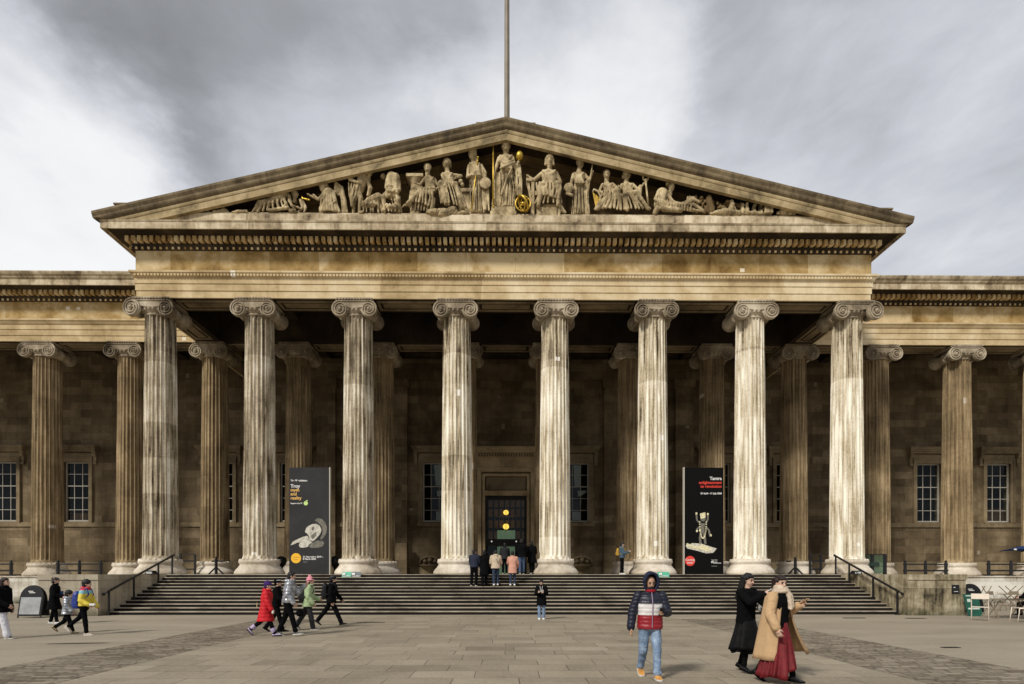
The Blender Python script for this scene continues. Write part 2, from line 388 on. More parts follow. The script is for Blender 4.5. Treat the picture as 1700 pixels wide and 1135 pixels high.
struct(mb.build('paving', slab_mat('york_stone_slabs', 1.05, .66, .008, ((.20, .165, .118), (.30, .255, .186), (.39, .338, .252)), (.045, .034, .022))))
sett = slab_mat('stone_setts', .34, .13, .018, ((.14, .112, .078), (.245, .205, .15), (.36, .31, .235)), (.045, .034, .022), amp=1.0, spots=False)
for x0, x1 in ((-8.95, -6.84), (6.39, 8.95)):
    mb = MB(); mb.add([(x0, -20, .004), (x1, -20, .004), (x1, 21.3, .004), (x0, 21.3, .004)], [(0, 1, 2, 3)])
    struct(mb.build('sett_path', sett))
smear = plain('dark_smear', (.035, .028, .02), .35, var=.3)  # flat dark oval laid on the ground near the left walkers
for (px, py, w, h, nm) in ((130, 1068, 1.35, .18, 'ground_smear'), (1010, 1034, 0, 0, '')):
    if not nm: continue
    c = gp(px, py); mb = MB(); vs = []
    for i in range(40):
        a = 2 * PI * i / 40; k = 1 + .25 * noise.noise(Vector((math.cos(a) * 2, math.sin(a) * 2, px)))
        vs.append((c.x + w * .5 * k * math.cos(a), c.y + h * .5 * k * math.sin(a) + .1 * math.cos(a), .006))
    mb.add(vs, [tuple(range(40))]); struct(mb.build(nm, smear))
def drain(px, py, w, h, label):
    c = gp(px, py); mb = MB(); mb.box(-w / 2, w / 2, -h / 2, h / 2, .002, .012)
    r = empty('drain_cover', c); mb.build('frame', M['black'], r)
    mb = MB()
    for i in range(int(w / .05)): mb.box(-w / 2 + .02 + i * .05, -w / 2 + .04 + i * .05, -h / 2 + .02, h / 2 - .02, .013, .018)
    mb.build('grate', plain('cast_iron', (.06, .05, .04), .6), r); tag(r, label, 'drain cover')
drain(616, 1034, .95, .12, 'dark slot drain in the paving before the steps, right of the man in black')
drain(1418, 1026, .8, .22, 'dark drain cover in the forecourt before the lower right end of the steps')
drain(1520, 1026.5, .7, .2, 'dark drain cover in the forecourt before the stained stone block')
drain(1578, 1075, .38, .14, 'small dark inspection cover alone in the open tan forecourt at right')

# ------------------------------------------------------------------ steps
FL = 1.655; S0 = 27.75; NR = 12; RI = FL / NR; TR = .371; SX = 16.2
mb = MB()
for k in range(NR):
    z1 = FL - k * RI; y0 = S0 - k * TR; zb = z1 - RI; yb = S0 - (k - 1) * TR if k else S0 + .9
    mb.cur = 0; mb.box(-SX, SX, y0 - .0, yb + .06, z1 - .030, z1)      # tread slab with its nosing
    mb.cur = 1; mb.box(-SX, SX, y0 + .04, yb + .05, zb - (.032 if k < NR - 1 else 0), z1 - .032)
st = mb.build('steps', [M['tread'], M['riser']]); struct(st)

# ------------------------------------------------------------------ museum building
BLD = empty('museum_building', (0, 28, 0))
BLD['label'] = 'grand Greek revival museum with a tall columned portico and sculpted pediment'; BLD['category'] = 'building'
BLD.location = (0, 0, 0)
def part(mb, name, mat, parent=None, smooth=False, bevel=0): return mb.build(name, mat, parent or BLD, smooth, bevel)
AX = 29.1; YF = 28.35; HW = 18.0; YB = 34.5; YW = 33.74; YWALL = 40.2; SP = 4.93
zA = 15.14
def sweepU(mb, prof, w, yf, yb):
    rs = []
    for e, z in prof: rs.append([(-(w + e), yb, z), (-(w + e), yf - e, z), (w + e, yf - e, z), (w + e, yb, z)])
    for i in range(len(rs) - 1):
        for j in range(3): mb.add([rs[i][j], rs[i][j + 1], rs[i + 1][j + 1], rs[i + 1][j]], [(0, 1, 2, 3)])
def sweepX(mb, prof, x0, x1, yf):
    for (e, z), (e2, z2) in zip(prof[:-1], prof[1:]):
        mb.add([(x0, yf - e, z), (x1, yf - e, z), (x1, yf - e2, z2), (x0, yf - e2, z2)], [(0, 1, 2, 3)])
P_arch = [(-.1, zA), (0, zA), (0, 15.47), (.035, 15.475), (.035, 15.80), (.07, 15.805), (.07, 16.07), (.10, 16.08), (.13, 16.12), (.20, 16.24), (.24, 16.27), (.24, 16.36), (.02, 16.40)]
P_friz = [(.02, 16.40), (.02, 17.40)]
P_bed = [(.02, 17.40), (.06, 17.42), (.10, 17.50), (.16, 17.60), (.18, 17.63), (.10, 17.66), (.10, 17.94), (.40, 17.95), (.44, 17.99), (.90, 18.00)]
P_corn = [(.90, 18.00), (.95, 17.96), (.97, 17.90), (1.035, 17.90), (1.035, 18.20), (1.06, 18.22), (1.09, 18.28), (.4, 18.30)]
WX = 44
for nm, prof, mt in (('architrave', P_arch, M['arch']), ('frieze', P_friz, M['frieze']), ('bed_moulding', P_bed, M['bed']), ('cornice', P_corn, M['corn'])):
    mb = MB(); sweepU(mb, prof, HW, YF, 46)
    if nm == 'architrave':
        for i in range(int(36 / .16)): x = -17.95 + i * .16; mb.box(x - .05, x + .05, YF - .205, YF - .10, 16.12, 16.22)
    o = part(mb, nm, mt)
    for sgn in (-1, 1):
        mb = MB(); pr = prof
        if nm == 'cornice':
            pr = P_corn[:-2] + [(1.06, 18.22), (1.10, 18.26), (1.13, 18.30), (1.12, 18.33), (1.22, 18.42), (1.27, 18.52), (1.276, 18.57), (.3, 18.60)]
        sweepX(mb, pr, sgn * (HW + .03), sgn * WX, YW); o = part(mb, nm, mt); 
# dentils, one row per face
def dentils(x0, x1, yf):
    mb = MB(); n = int(round(abs(x1 - x0) / .293)); st_ = (x1 - x0) / n
    for i in range(n + 1):
        x = x0 + i * st_; mb.box(x - .085, x + .085, yf - .40, yf - .095, 17.69, 17.935)
        mb.box(x - .05, x + .05, yf - .13, yf - .085, 17.44, 17.54)
    return mb
part(dentils(-18.22, 18.22, YF), 'dentil_course', M['dent'], None)
part(dentils(-WX, -HW - .4, YW), 'dentil_course', M['dent']); part(dentils(HW + .4, WX, YW), 'dentil_course', M['dent'])
mb = MB()                                    # dentils on the flanks and small egg beads under the frieze cap
for sgn in (-1, 1):
    for i in range(18): y = YF + .1 + i * .293; mb.box(sgn * HW + sgn * .115, sgn * (HW + .335), y - .085, y + .085, 17.70, 17.935)
part(mb, 'dentil_course', M['dent'])
# solid beams behind the faces
def soffit_panel(mb, x0, x1, y0, y1, z, w=.12, h=.05):
    mb = MB(); mb.box(x0, x1, y0, y0 + w, z - h, z + .01); mb.box(x0, x1, y1 - w, y1, z - h, z + .01)
    mb.box(x0, x0 + w, y0 + w, y1 - w, z - h, z + .01); mb.box(x1 - w, x1, y0 + w, y1 - w, z - h, z + .01)
    g = w + .14; mb.box(x0 + g, x1 - g, y0 + g, y1 - g, z - h * .55, z + .01); part(mb, 'soffit_panel', M['trim'])
mb = MB()
mb.box(-17.98, 17.98, YF + .02, YF + 1.5, zA + .004, 17.38)
for sgn in (-1, 1): a, c = sorted((sgn * 16.5, sgn * 17.98)); mb.box(a, c, YF + 1.5, YW + .02, zA + .004, 17.38)
mb.box(-WX, WX, YW + .02, YW + 1.5, zA + .004, 17.38)
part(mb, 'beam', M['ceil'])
mb = MB()
for i in range(-3, 4): soffit_panel(mb, i * SP - SP / 2 + 1.0, i * SP + SP / 2 - 1.0, YF + .28, YF + 1.25, zA)
for i in range(-8, 9): soffit_panel(mb, i * SP - SP / 2 + 1.0, i * SP + SP / 2 - 1.0, YW + .28, YW + 1.25, zA)
for sgn in (-1, 1): a, c = sorted((sgn * 16.75, sgn * 17.72)); soffit_panel(mb, a, c, 30.2, 33.3, zA)
mb = MB()
mb.box(-17.9, 17.9, YF + 1.5, 41, 17.0, 17.3); mb.box(-WX, WX, YW + 1.5, 41, 17.02, 17.32)
for i in range(-8, 9):
    mb.box(i * SP - SP / 2 - .3, i * SP - SP / 2 + .3, YW + 1.5, 40.2, 16.45, 17.01)
    if abs(i) <= 3: mb.box(i * SP - SP / 2 - .3, i * SP - SP / 2 + .3, YF + 1.5, YW, 16.45, 16.99)
    for j in range(1, 4): mb.box(i * SP - SP / 2 + .3, i * SP + SP / 2 - .3, YW + 1.5 + j * 1.25 - .12, YW + 1.5 + j * 1.25 + .12, 16.7, 17.01)
for i in range(-3, 4):
    for j in range(1, 3): mb.box(i * SP - SP / 2 + .3, i * SP + SP / 2 - .3, YF + 1.5 + j * 1.3 - .12, YF + 1.5 + j * 1.3 + .12, 16.7, 16.99)
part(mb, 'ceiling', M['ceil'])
# raking cornice: every profile point follows the slope, clamped to the top of the horizontal cornice
SL = .2356; T0 = 23.09
def rake(mb, prof, xe, z0=18.285):
    for sgn in (-1, 1):
        xs = [0, 4, 8, 12, 14, 15, 16, 16.5, 17, 17.5, 18, 18.5, 18.9, 19.0, 19.276]; xs = [x for x in xs if x <= xe] + ([xe] if xe not in xs else [])
        rows = [[(sgn * x, YF - e, max(T0 - dz - SL * x, z0)) for e, dz in prof] for x in xs]
        for a, c in zip(rows[:-1], rows[1:]):
            for i in range(len(prof) - 1): mb.add([a[i], c[i], c[i + 1], a[i + 1]], [(0, 1, 2, 3)])
        mb.add(rows[-1], [tuple(range(len(prof)))])
mb = MB(); rake(mb, [(1.02, .44), (1.09, .42), (1.16, .36), (1.19, .30), (1.20, .22), (1.27, .10), (1.276, .03), (1.276, 0), (1.1, -.01), (-.9, -.01)], 19.276)
part(mb, 'raking_sima', M['lead'])
mb = MB(); rake(mb, [(.78, .48), (.80, .86), (.84, .90), (1.03, .90), (1.03, .60), (1.05, .585), (1.06, .57), (1.08, .50), (1.075, .44), (1.0, .43)], 19.03)
part(mb, 'raking_cornice', M['rake'])
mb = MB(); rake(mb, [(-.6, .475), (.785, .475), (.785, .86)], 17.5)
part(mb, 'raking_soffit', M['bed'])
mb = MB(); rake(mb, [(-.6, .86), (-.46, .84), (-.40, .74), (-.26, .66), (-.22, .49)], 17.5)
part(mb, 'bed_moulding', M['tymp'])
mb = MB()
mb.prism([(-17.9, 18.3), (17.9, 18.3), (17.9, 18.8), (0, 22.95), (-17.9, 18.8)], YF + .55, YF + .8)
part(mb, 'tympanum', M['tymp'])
mb = MB(); PZ = 18.86
mb.prism([(-17.2, 18.295), (17.2, 18.295), (16.6, 18.36), (15.2, 18.74), (-15.2, 18.74), (-16.6, 18.36)], YF - .85, YF + .56)
mb.prism([(-14.9, 18.7), (14.9, 18.7), (14.6, PZ), (-14.6, PZ)], YF - .74, YF + .558)
part(mb, 'pediment_ledge', M['corn'])
mb = MB()                                    # roof behind the pediment and over the wings
mb.prism([(-19.2, 18.5), (0, 23.04), (19.2, 18.5), (17.9, 18.3), (-17.9, 18.3)], YF + .81, 50)
for sgn in (-1, 1): a, c = sorted((sgn * 18.0, sgn * WX)); mb.box(a, c, YW - .2, 50, 18.3, 18.56)
mb.prism([(31.9, 18.6), (44, 18.6), (44, 23.6)], 36.5, 50)
part(mb, 'roof', M['roof'])
for sgn in (-1, 1):                          # sima along the flanks of the portico
    mb = MB(); x = sgn * 19.03
    for (e, z), (e2, z2) in zip([(0, 18.25), (.12, 18.33), (.24, 18.5), (.245, 18.55)], [(.12, 18.33), (.24, 18.5), (.245, 18.55), (-.4, 18.56)]):
        mb.add([(x + sgn * e, YF - 1.2, z), (x + sgn * e, YW - 1, z), (x + sgn * e2, YW - 1, z2), (x + sgn * e2, YF - 1.2, z2)], [(0, 1, 2, 3)])
    part(mb, 'flank_sima', M['lead'])
mb = MB(); mb.box(-1.35, 1.35, YF - .6, YF + 1.0, 22.7, 23.24); mb.box(-1.42, 1.42, YF - .66, YF + 1.06, 23.24, 23.3)
part(mb, 'apex_block', M['lead'])
for sgn in (-1, 1):
    mb = MB(); a, c = sorted((sgn * 17.6, sgn * 18.55)); mb.box(a, c, YF - .7, YF + .5, 18.6, 19.2); mb.box(a - .06, c + .06, YF - .76, YF + .56, 19.2, 19.27)
    part(mb, 'corner_block', M['lead'])

# ------------------------------------------------------------------ columns
COLH = zA - FL
def shaft_mesh(mat):
    mb = MB(); NF = 24; z0, z1 = .74, COLH - .62; NP = 9; rs = []
    levels = [(z0, 0, 1.06), (z0 + .05, 0, 1.03), (z0 + .14, .0, 1.0), (z0 + .17, .55, 1), (z0 + .22, .85, 1), (z0 + .30, 1, 1)]
    levels += [(z0 + (z1 - z0) * k / 10, 1, 1) for k in range(1, 10)]
    levels += [(z1 - .25, 1, 1), (z1 - .17, .85, 1), (z1 - .12, .5, 1), (z1 - .10, 0, 1), (z1, 0, 1.0), (z1 + .02, 0, 1.05), (z1 + .08, 0, 1.05)]
    for z, dep, sc in levels:
        u = (z - z0) / (z1 - z0); r0 = (.79 - .115 * u ** 1.35) * sc; ring = []
        for i in range(NF):
            for j in range(NP):
                t = j / NP; a = 2 * PI * (i + t) / NF
                if t < .17: rr = r0
                else:
                    q = (t - .17) / .83 * 2 - 1; rr = r0 - dep * .075 * math.sqrt(max(0, 1 - q * q))
                ring.append((rr * math.cos(a), rr * math.sin(a), z))
        rs.append(ring)
    mb.rings(rs); return mb.mesh('column', mat)
def base_mesh(mat):
    mb = MB()
    mb.lathe([(1.16, 0), (1.18, .05), (1.17, .12), (1.11, .22), (1.03, .31), (.985, .35), (.975, .40), (.955, .415), (.93, .43), (.925, .50), (.945, .53), (.965, .56), (.985, .60), (.98, .66), (.955, .70), (.90, .73), (.86, .745), (.83, .76), (.5, .77)], 56)
    for i in range(24):                       # scalloped crown where the flutes die out
        a = 2 * PI * (i + .1) / 24; mb.ell((.90 * math.cos(a), .90 * math.sin(a), .715), (.07, .07, .055), 8, 5)
    return mb.mesh('base', mat, True)
def volute(mb, c, nrm, R0=.40, depth=.12, hand=1):
    c = Vector(c); n = Vector(nrm).normalized(); up = Vector((0, 0, 1)); x = up.cross(n).normalized() * hand
    rot = Matrix((x, up, n)).transposed()
    # backing disc
    prof = [(R0 * .97, -depth), (R0 * .97, 0), (R0 * .9, .015), (.02, .015)]
    rs = [[c + x * (r * math.cos(2 * PI * j / 28)) + up * (r * math.sin(2 * PI * j / 28)) + n * z for j in range(28)] for r, z in prof]
    mb.rings(rs)
    pts = []; rad = []
    T = 2.6; N = 64
    for i in range(N + 1):
        a = i / N * T * 2 * PI; r = R0 * (1 - i / N * .80); ang = PI / 2 + a
        pts.append(c + x * (r * math.cos(ang)) + up * (r * math.sin(ang)) + n * (.03 + .05 * i / N)); rad.append(.042 * (1 - .45 * i / N))
    mb.tube(pts, rad, 6)
    mb.ell(c + n * .07, .085, 10, 7)
def capital_mesh(mat, corner=0):
    mb = MB(); zt = COLH; ez = zt - .535; ex = .70; d = .80
    mb.box(-.88, .88, -.86, .86, zt - .07, zt - .002)                       # abacus
    for sgn in (-1, 1):
        for i in range(13):
            x = -.84 + i * .14
            mb.ell((x, sgn * .87, zt - .075), (.055, .05, .05), 8, 5)
            mb.ell((sgn * .87, x, zt - .075), (.05, .055, .05), 8, 5)
    mb.box(-.80, .80, -.80, .80, zt - .15, zt - .06)
    # bolsters run front to back
    for sx in (-1, 1):
        if corner and sx == corner: continue
        prof = [(.385, -d), (.37, -d + .08), (.30, -d * .62), (.235, -.30), (.225, -.14), (.27, -.13), (.285, 0), (.27, .13), (.225, .14), (.235, .30), (.30, d * .62), (.37, d - .08), (.385, d)]
        mb.lathe(prof, 26, (sx * ex, 0, ez), 'y')
    for sy in (-1, 1):
        for sx in (-1, 1):
            if corner and sx == corner and sy == -1:
                volute(mb, (sx * (ex + .20), sy * (d + .08), ez), (sx * .14, -1, 0), .43, .14, hand=-sx); continue
            if corner and sx == corner and sy == 1: continue
            volute(mb, (sx * ex, sy * d, ez), (0, sy, 0), .40, .12, hand=(-sx) * (-sy))
        # channel band between the volutes, its lower edge sagging like cloth
        top = []; bot = []
        for i in range(13):
            u = -1 + i / 6; x = u * (ex - .05); zb = ez + .18 - .13 * (1 - u * u) ; bot.append((x, zb)); top.append((x, ez + .36))
        mb.prism(top + bot[::-1], sy * d - .06 if sy > 0 else -d - .02, sy * d + .02 if sy > 0 else -d + .06)
        y = sy * (d + .03)
        mb.tube([(-ex, y, ez + .385), (0, y, ez + .385), (ex, y, ez + .385)], .042, 6)
        mb.tube([(x, y, z) for x, z in bot], .03, 6)
    if corner:                                # outer side face carries its own pair of volutes
        volute(mb, (corner * (d + .02), -.46, ez), (corner, 0, 0), .34, .10, hand=-corner)
        volute(mb, (corner * d, ex, ez), (corner, 0, 0), .40, .12, hand=corner)
        mb.lathe([(.30, -.6), (.24, -.2), (.24, .2), (.30, .6)], 20, (corner * .2, ex, ez), 'x')
        mb.box(corner * d - .05, corner * d + .03, -ex, ex, ez + .10, ez + .36)
        mb.tube([(corner * (d + .03), -ex, ez + .385), (corner * (d + .03), ex, ez + .385)], .042, 6)
    # echinus with eggs and necking
    mb.lathe([(.70, zt - .80), (.72, zt - .76), (.70, zt - .72), (.68, zt - .70), (.72, zt - .66), (.80, zt - .56), (.84, zt - .48), (.83, zt - .42), (.7, zt - .15)], 40)
    for i in range(24):
        a = 2 * PI * (i + .5) / 24; mb.ell((.80 * math.cos(a), .80 * math.sin(a), zt - .52), (.075, .075, .11), 8, 6)
    return mb.mesh('capital', mat, False)
sh = {k: shaft_mesh(M[k]) for k in ('front', 'frontL', 'back')}
bs = {k: base_mesh(M[v]) for k, v in (('front', 'base'), ('back', 'base'))}
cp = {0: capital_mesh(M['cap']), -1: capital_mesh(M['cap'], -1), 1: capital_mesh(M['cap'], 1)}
GR = 0
def column(x, y, k, corner=0, z=FL, sc=1.0, label=None):
    o = bpy.data.objects.new('column', sh[k]); COL.objects.link(o); o.parent = BLD; o.location = (x, y, z); o.scale = (1, 1, sc)
    if label: o['label'] = label
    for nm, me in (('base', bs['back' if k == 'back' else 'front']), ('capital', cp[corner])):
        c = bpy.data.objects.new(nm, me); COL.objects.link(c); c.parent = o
for i in range(8):
    x = (i - 3.5) * SP
    column(x, AX, 'frontL' if i < 3 else 'front', -1 if i == 0 else (1 if i == 7 else 0), label='%s white-streaked front column' % ('greyer' if i < 3 else 'paler'))
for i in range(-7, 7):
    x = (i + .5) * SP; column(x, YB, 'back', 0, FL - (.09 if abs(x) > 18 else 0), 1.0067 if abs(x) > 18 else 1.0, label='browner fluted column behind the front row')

# ------------------------------------------------------------------ rear wall with windows and door
WZ0, WZ1 = 5.30, 9.40; WW = .84
wins = [i * SP for i in range(-8, 9) if i != 0]
DW, DZ = 1.55, 7.15
holes = sorted([(x - WW, x + WW, WZ0, WZ1) for x in wins] + [(-2.05, 2.05, FL, 9.05)])
mb = MB(); X = -WX
for a, c, z0, z1 in holes:
    mb.box(X, a, YWALL, YWALL + .5, 0, 17.3); mb.box(a, c, YWALL, YWALL + .5, z1, 17.3)
    if z0 > FL + .1: mb.box(a, c, YWALL, YWALL + .5, 0, z0)
    X = c
mb.box(X, WX, YWALL, YWALL + .5, 0, 17.3)
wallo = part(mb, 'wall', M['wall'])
mb = MB()
for s_ in (-1, 1): a, c = sorted((s_ * WX, s_ * (WX + .5))); mb.box(a, c, YW, YWALL + .5, 0, 18.2)
part(mb, 'unseen_end_wall', M['wall'])  # unseen walls added to keep light from leaking in at the wing ends
mb = MB(); mb.box(-WX, WX, YWALL + .55, YWALL + 4, 0, 1.6); mb.box(-WX, WX, YWALL + 3.9, YWALL + 4.1, 1.6, 17.3)
part(mb, 'inner_wall', M['room'])
mb = MB()                                   # plinth, sill course and dado of the wall
for s_ in (-1, 1):
    a, c = sorted((s_ * 7.0, s_ * WX)); mb.box(a, c, YWALL - .09, YWALL, WZ0 - .36, WZ0 - .06); mb.box(a, c, YWALL - .16, YWALL, FL, FL + .75); mb.box(a, c, YWALL - .12, YWALL, FL + .75, FL + .85)
    a, c = sorted((s_ * 2.9, s_ * 7.0)); mb.box(a, c, YWALL - .1, YWALL, FL, FL + .5)
part(mb, 'string_course', M['trim'])
glass, t, b = mat_base('window_glass')
t.n.remove(b); tr = t.new('ShaderNodeBsdfTransparent', ins={'Color': (.75, .78, .76, 1)}); gl = t.new('ShaderNodeBsdfGlossy', ins={'Roughness': .03, 'Color': (.8, .85, .9, 1)})
mx = t.new('ShaderNodeMixShader'); mx.inputs[0].default_value = .014; t.l.new(tr.outputs[0], mx.inputs[1]); t.l.new(gl.outputs[0], mx.inputs[2])
t.l.new(mx.outputs[0], t.n['Material Output'].inputs[0]); M['glass'] = glass
def scroll_bracket(mb, x, y, z):
    mb.box(x - .13, x + .13, y - .30, y, z - .12, z); mb.lathe([(.13, -.12), (.14, 0), (.13, .12)], 16, (x, y - .17, z - .20), 'x'); mb.box(x - .10, x + .10, y - .16, y, z - .75, z - .12)
    mb.lathe([(.085, -.11), (.09, 0), (.085, .11)], 14, (x, y - .12, z - .78), 'x')
def window_meshes(central):
    f = MB(); y = YWALL
    o, i = WW + .27, WW + .0
    for (a, c, z0, z1) in ((-o, -i, WZ0 - .06, WZ1 + .30), (i, o, WZ0 - .06, WZ1 + .30), (-i, i, WZ1, WZ1 + .30)): f.box(a, c, y - .10, y + .02, z0, z1)
    for (a, c, z0, z1) in ((-o - .0, -o + .09, WZ0 - .06, WZ1 + .30), (o - .09, o, WZ0 - .06, WZ1 + .30), (-o + .09, o - .09, WZ1 + .21, WZ1 + .30)): f.box(a, c, y - .15, y - .10, z0, z1)
    f.box(-o - .02, o + .02, y - .09, y, WZ1 + .32, WZ1 + .62)
    h = o + .38
    f.box(-h, h, y - .42, y, WZ1 + .80, WZ1 + .90); f.box(-h - .06, h + .06, y - .50, y, WZ1 + .90, WZ1 + 1.02); f.box(-h - .1, h + .1, y - .54, y, WZ1 + 1.02, WZ1 + 1.08); f.box(-h + .06, h - .06, y - .32, y, WZ1 + .68, WZ1 + .80)
    for s_ in (-1, 1): scroll_bracket(f, s_ * (o + .20), y, WZ1 + .68)
    if central: f.box(-o - .1, o + .1, y - .22, y, WZ0 - .32, WZ0 - .08)
    frame = f.mesh('window', M['trim'])
    s = MB(); w = .05; ys = y + .16
    s.box(-WW, -WW + .09, ys - .05, ys + .05, WZ0, WZ1); s.box(WW - .09, WW, ys - .05, ys + .05, WZ0, WZ1); s.box(-WW + .09, WW - .09, ys - .05, ys + .05, WZ0, WZ0 + .10); s.box(-WW + .09, WW - .09, ys - .05, ys + .05, WZ1 - .08, WZ1)
    zm = WZ0 + (WZ1 - WZ0) * .6; s.box(-WW + .09, WW - .09, ys - .045, ys + .03, zm - .03, zm + .03)
    for k in (1, 2, 4): z = WZ0 + (WZ1 - WZ0) * k / 5; s.box(-WW + .09, WW - .09, ys - .02, ys + .01, z - .018, z + .018)
    for k in (1, 2): x = -WW + 2 * WW * k / 3; s.box(x - .018, x + .018, ys - .022, ys + .012, WZ0 + .1, WZ1 - .08)
    sash = s.mesh('sash', M['white'])
    p = MB(); p.box(-WW + .08, WW - .08, ys + .015, ys + .02, WZ0 + .08, WZ1 - .06); pane = p.mesh('pane', M['glass'])
    return frame, sash, pane
wm = {c: window_meshes(c) for c in (False, True)}
blind = plain('pale_blind', (.75, .78, .8), .8, var=.1, scale=3)
for x in wins:
    c = abs(x) < 6
    w = bpy.data.objects.new('window', wm[c][0]); COL.objects.link(w); w.parent = BLD; w.location = (x, 0, 0)
    for k, nm in ((1, 'sash'), (2, 'pane')):
        q = bpy.data.objects.new(nm, wm[c][k]); COL.objects.link(q); q.parent = w
    mb = MB()
    if c:
        s_ = -1 if x < 0 else 1; yy = YWALL + .3
        mb.prism([(-s_ * .20, WZ1 - .1), (-s_ * -.30, WZ1 - .1), (-s_ * -.30, WZ1 - 1.7), (-s_ * .12, WZ1 - 1.55)] if x > 0 else [(-.1, WZ1 - .1), (.70, WZ1 - .1), (.70, WZ1 - 1.45), (.02, WZ1 - 1.55)], yy, yy + .02)
        mb.prism([(.1, WZ1 - 1.9), (.7, WZ1 - 1.85), (.7, WZ1 - 2.0), (.4, WZ1 - 2.2), (.12, WZ1 - 2.3)], yy, yy + .02)
        mb.box(-.25 + .3 * (x < 0), .3 + .3 * (x < 0), yy, yy + .02, WZ0 + .15, WZ0 + .75)
        b_ = mb.build('blind', blind, w)
    elif random.random() < .5:
        z = WZ0 + random.uniform(.2, 1.0); mb.box(-.8, .8, YWALL + .34, YWALL + .36, WZ0, z); mb.build('blind', plain('brown_curtain', (.10, .05, .025), .9), w)
# pilasters on the wall inside the portico
for gx in (7.4, 12.33, 17.25):
    for s_ in (-1, 1):
        x = s_ * gx; mb = MB(); mb.box(x - .62, x + .62, YWALL - .42, YWALL, FL + .9, 14.5); mb.box(x - .75, x + .75, YWALL - .55, YWALL, FL, FL + .45); mb.box(x - .69, x + .69, YWALL - .49, YWALL, FL + .45, FL + .9)
        mb.box(x - .72, x + .72, YWALL - .52, YWALL, 14.5, 15.1); part(mb, 'pilaster', M['wall'])
mb = MB()
mb.box(-17.9, 17.9, YWALL - .45, YWALL, 15.1, 16.45)
part(mb, 'wall_entablature', M['wall'])
for x, w_, h_ in ((-7.25, .95, 2.3),):
    mb = MB(); mb.box(x - .45, x + .55, YWALL - 1.1, YWALL - .6, FL, FL + 2.1); part(mb, 'plinth_block', M['wall'])
# door surround
mb = MB(); y = YWALL
mb.box(-2.05, -1.70, y - .30, y + .3, FL, 9.05); mb.box(1.70, 2.05, y - .30, y + .3, FL, 9.05); mb.box(-1.70, 1.70, y - .30, y + .3, 8.74, 9.05)
mb.box(-1.64, -1.45, y - .14, y + .3, FL, 8.62); mb.box(1.45, 1.64, y - .14, y + .3, FL, 8.62); mb.box(-1.45, 1.45, y - .14, y + .3, 8.46, 8.62)
mb2 = MB(); mb2.box(-1.72, 1.72, y + .10, y + .28, 8.4, 8.8); mb2.box(-1.72, -1.44, y + .1, y + .28, FL, 8.4); mb2.box(1.44, 1.72, y + .1, y + .28, FL, 8.4); mb2.box(-1.38, 1.38, y + .05, y + .3, 7.52, 8.40); part(mb2, 'door_transom', M['trim'])  # recessed panel and groove backing in darker stone: shade put into the colour
mb.box(-1.45, 1.45, y - .10, y + .3, 7.13, 7.45); mb.box(-1.50, 1.50, y - .16, y + .2, 7.36, 7.45)
mb.box(-2.12, -2.05, y - .30, y, FL, 9.3); mb.box(2.05, 2.12, y - .30, y, FL, 9.3)
mb.box(-2.15, 2.15, y - .25, y, 9.07, 9.55); mb.box(-2.25, 2.25, y - .34, y, 9.55, 9.68); mb.box(-2.35, 2.35, y - .45, y, 9.68, 9.76); mb.box(-2.6, 2.6, y - .7, y, 9.98, 10.14); mb.box(-2.7, 2.7, y - .8, y, 10.14, 10.28); mb.box(-2.78, 2.78, y - .88, y, 10.28, 10.36)
for i in range(26): x = -2.3 + i * .184; mb.box(x - .05, x + .05, y - .56, y - .02, 9.78, 9.96)
part(mb, 'door_surround', M['doorst'])
bronze = plain('dark_bronze', (.018, .016, .013), .4, .5, var=.3)
DO = MB(); yy = y + .22
DO.box(-1.45, -1.28, yy, yy + .12, FL, 7.13); DO.box(1.28, 1.45, yy, yy + .12, FL, 7.13); DO.box(-1.28, 1.28, yy, yy + .12, 6.85, 7.13)
DO.box(-1.28, 1.28, yy, yy + .12, 3.65, 4.12)
for x in (-.67, .67): DO.box(x - .04, x + .04, yy + .01, yy + .10, FL, 3.65)
DO.box(-.03, .03, yy + .01, yy + .1, FL, 3.65)
door = part(DO, 'door', bronze)
mb = MB(); mb.box(-1.28, 1.28, yy + .05, yy + .06, FL, 6.85); mb.build('pane', M['glass'], door)
mb = MB()
for x in (-1.0, .72): mb.ell((x, yy - .02, 3.95), .05, 8, 6)
mb.build('door_lamp', plain('tiny_lamp', (.9, .9, .85), .5, emit=(1, 1, .95), es=.6), door)
green = plain('pale_green_glass_screen', (.30, .42, .26), .6, var=.15, scale=2, emit=(.28, .42, .26), es=.35)
mb = MB(); mb.box(-.62, .66, YWALL + .95, YWALL + .98, 4.15, 4.78); mb.box(-.62, .66, YWALL + .95, YWALL + .98, FL, 3.62); part(mb, 'lit_screen', green)
mb = MB()
for i in range(7):
    x = -1.25 + i * .40
    for z in (4.2, 5.0, 5.8, 6.5): mb.box(x, x + .28, YWALL + 1.5, YWALL + 1.55, z, z + .55)
part(mb, 'display_case', M['void'])
mb = MB(); mb.box(-6, 6, YWALL + .5, YWALL + 4, 9.2, 9.3); mb.box(-6, 6, YWALL + .5, YWALL + 4, FL - .02, FL); part(mb, 'lobby_ceiling', M['room'])
lamp = empty('ceiling_lantern', (0, YWALL + 1.0, 5.3)); tag(lamp, 'round glowing yellow lantern hanging inside the open main doorway', 'lantern')
mb = MB(); mb.tube([(.80 * math.cos(2 * PI * i / 32), 0, .8 * math.sin(2 * PI * i / 32) + .05) for i in range(33)], .022, 6)
mb.tube([(0, .80 * math.cos(2 * PI * i / 32), .8 * math.sin(2 * PI * i / 32) + .05) for i in range(33)], .018, 6)
for x in (-.48, -.16, .16, .48): mb.box(x - .02, x + .02, -.02, .02, -.3, .45)
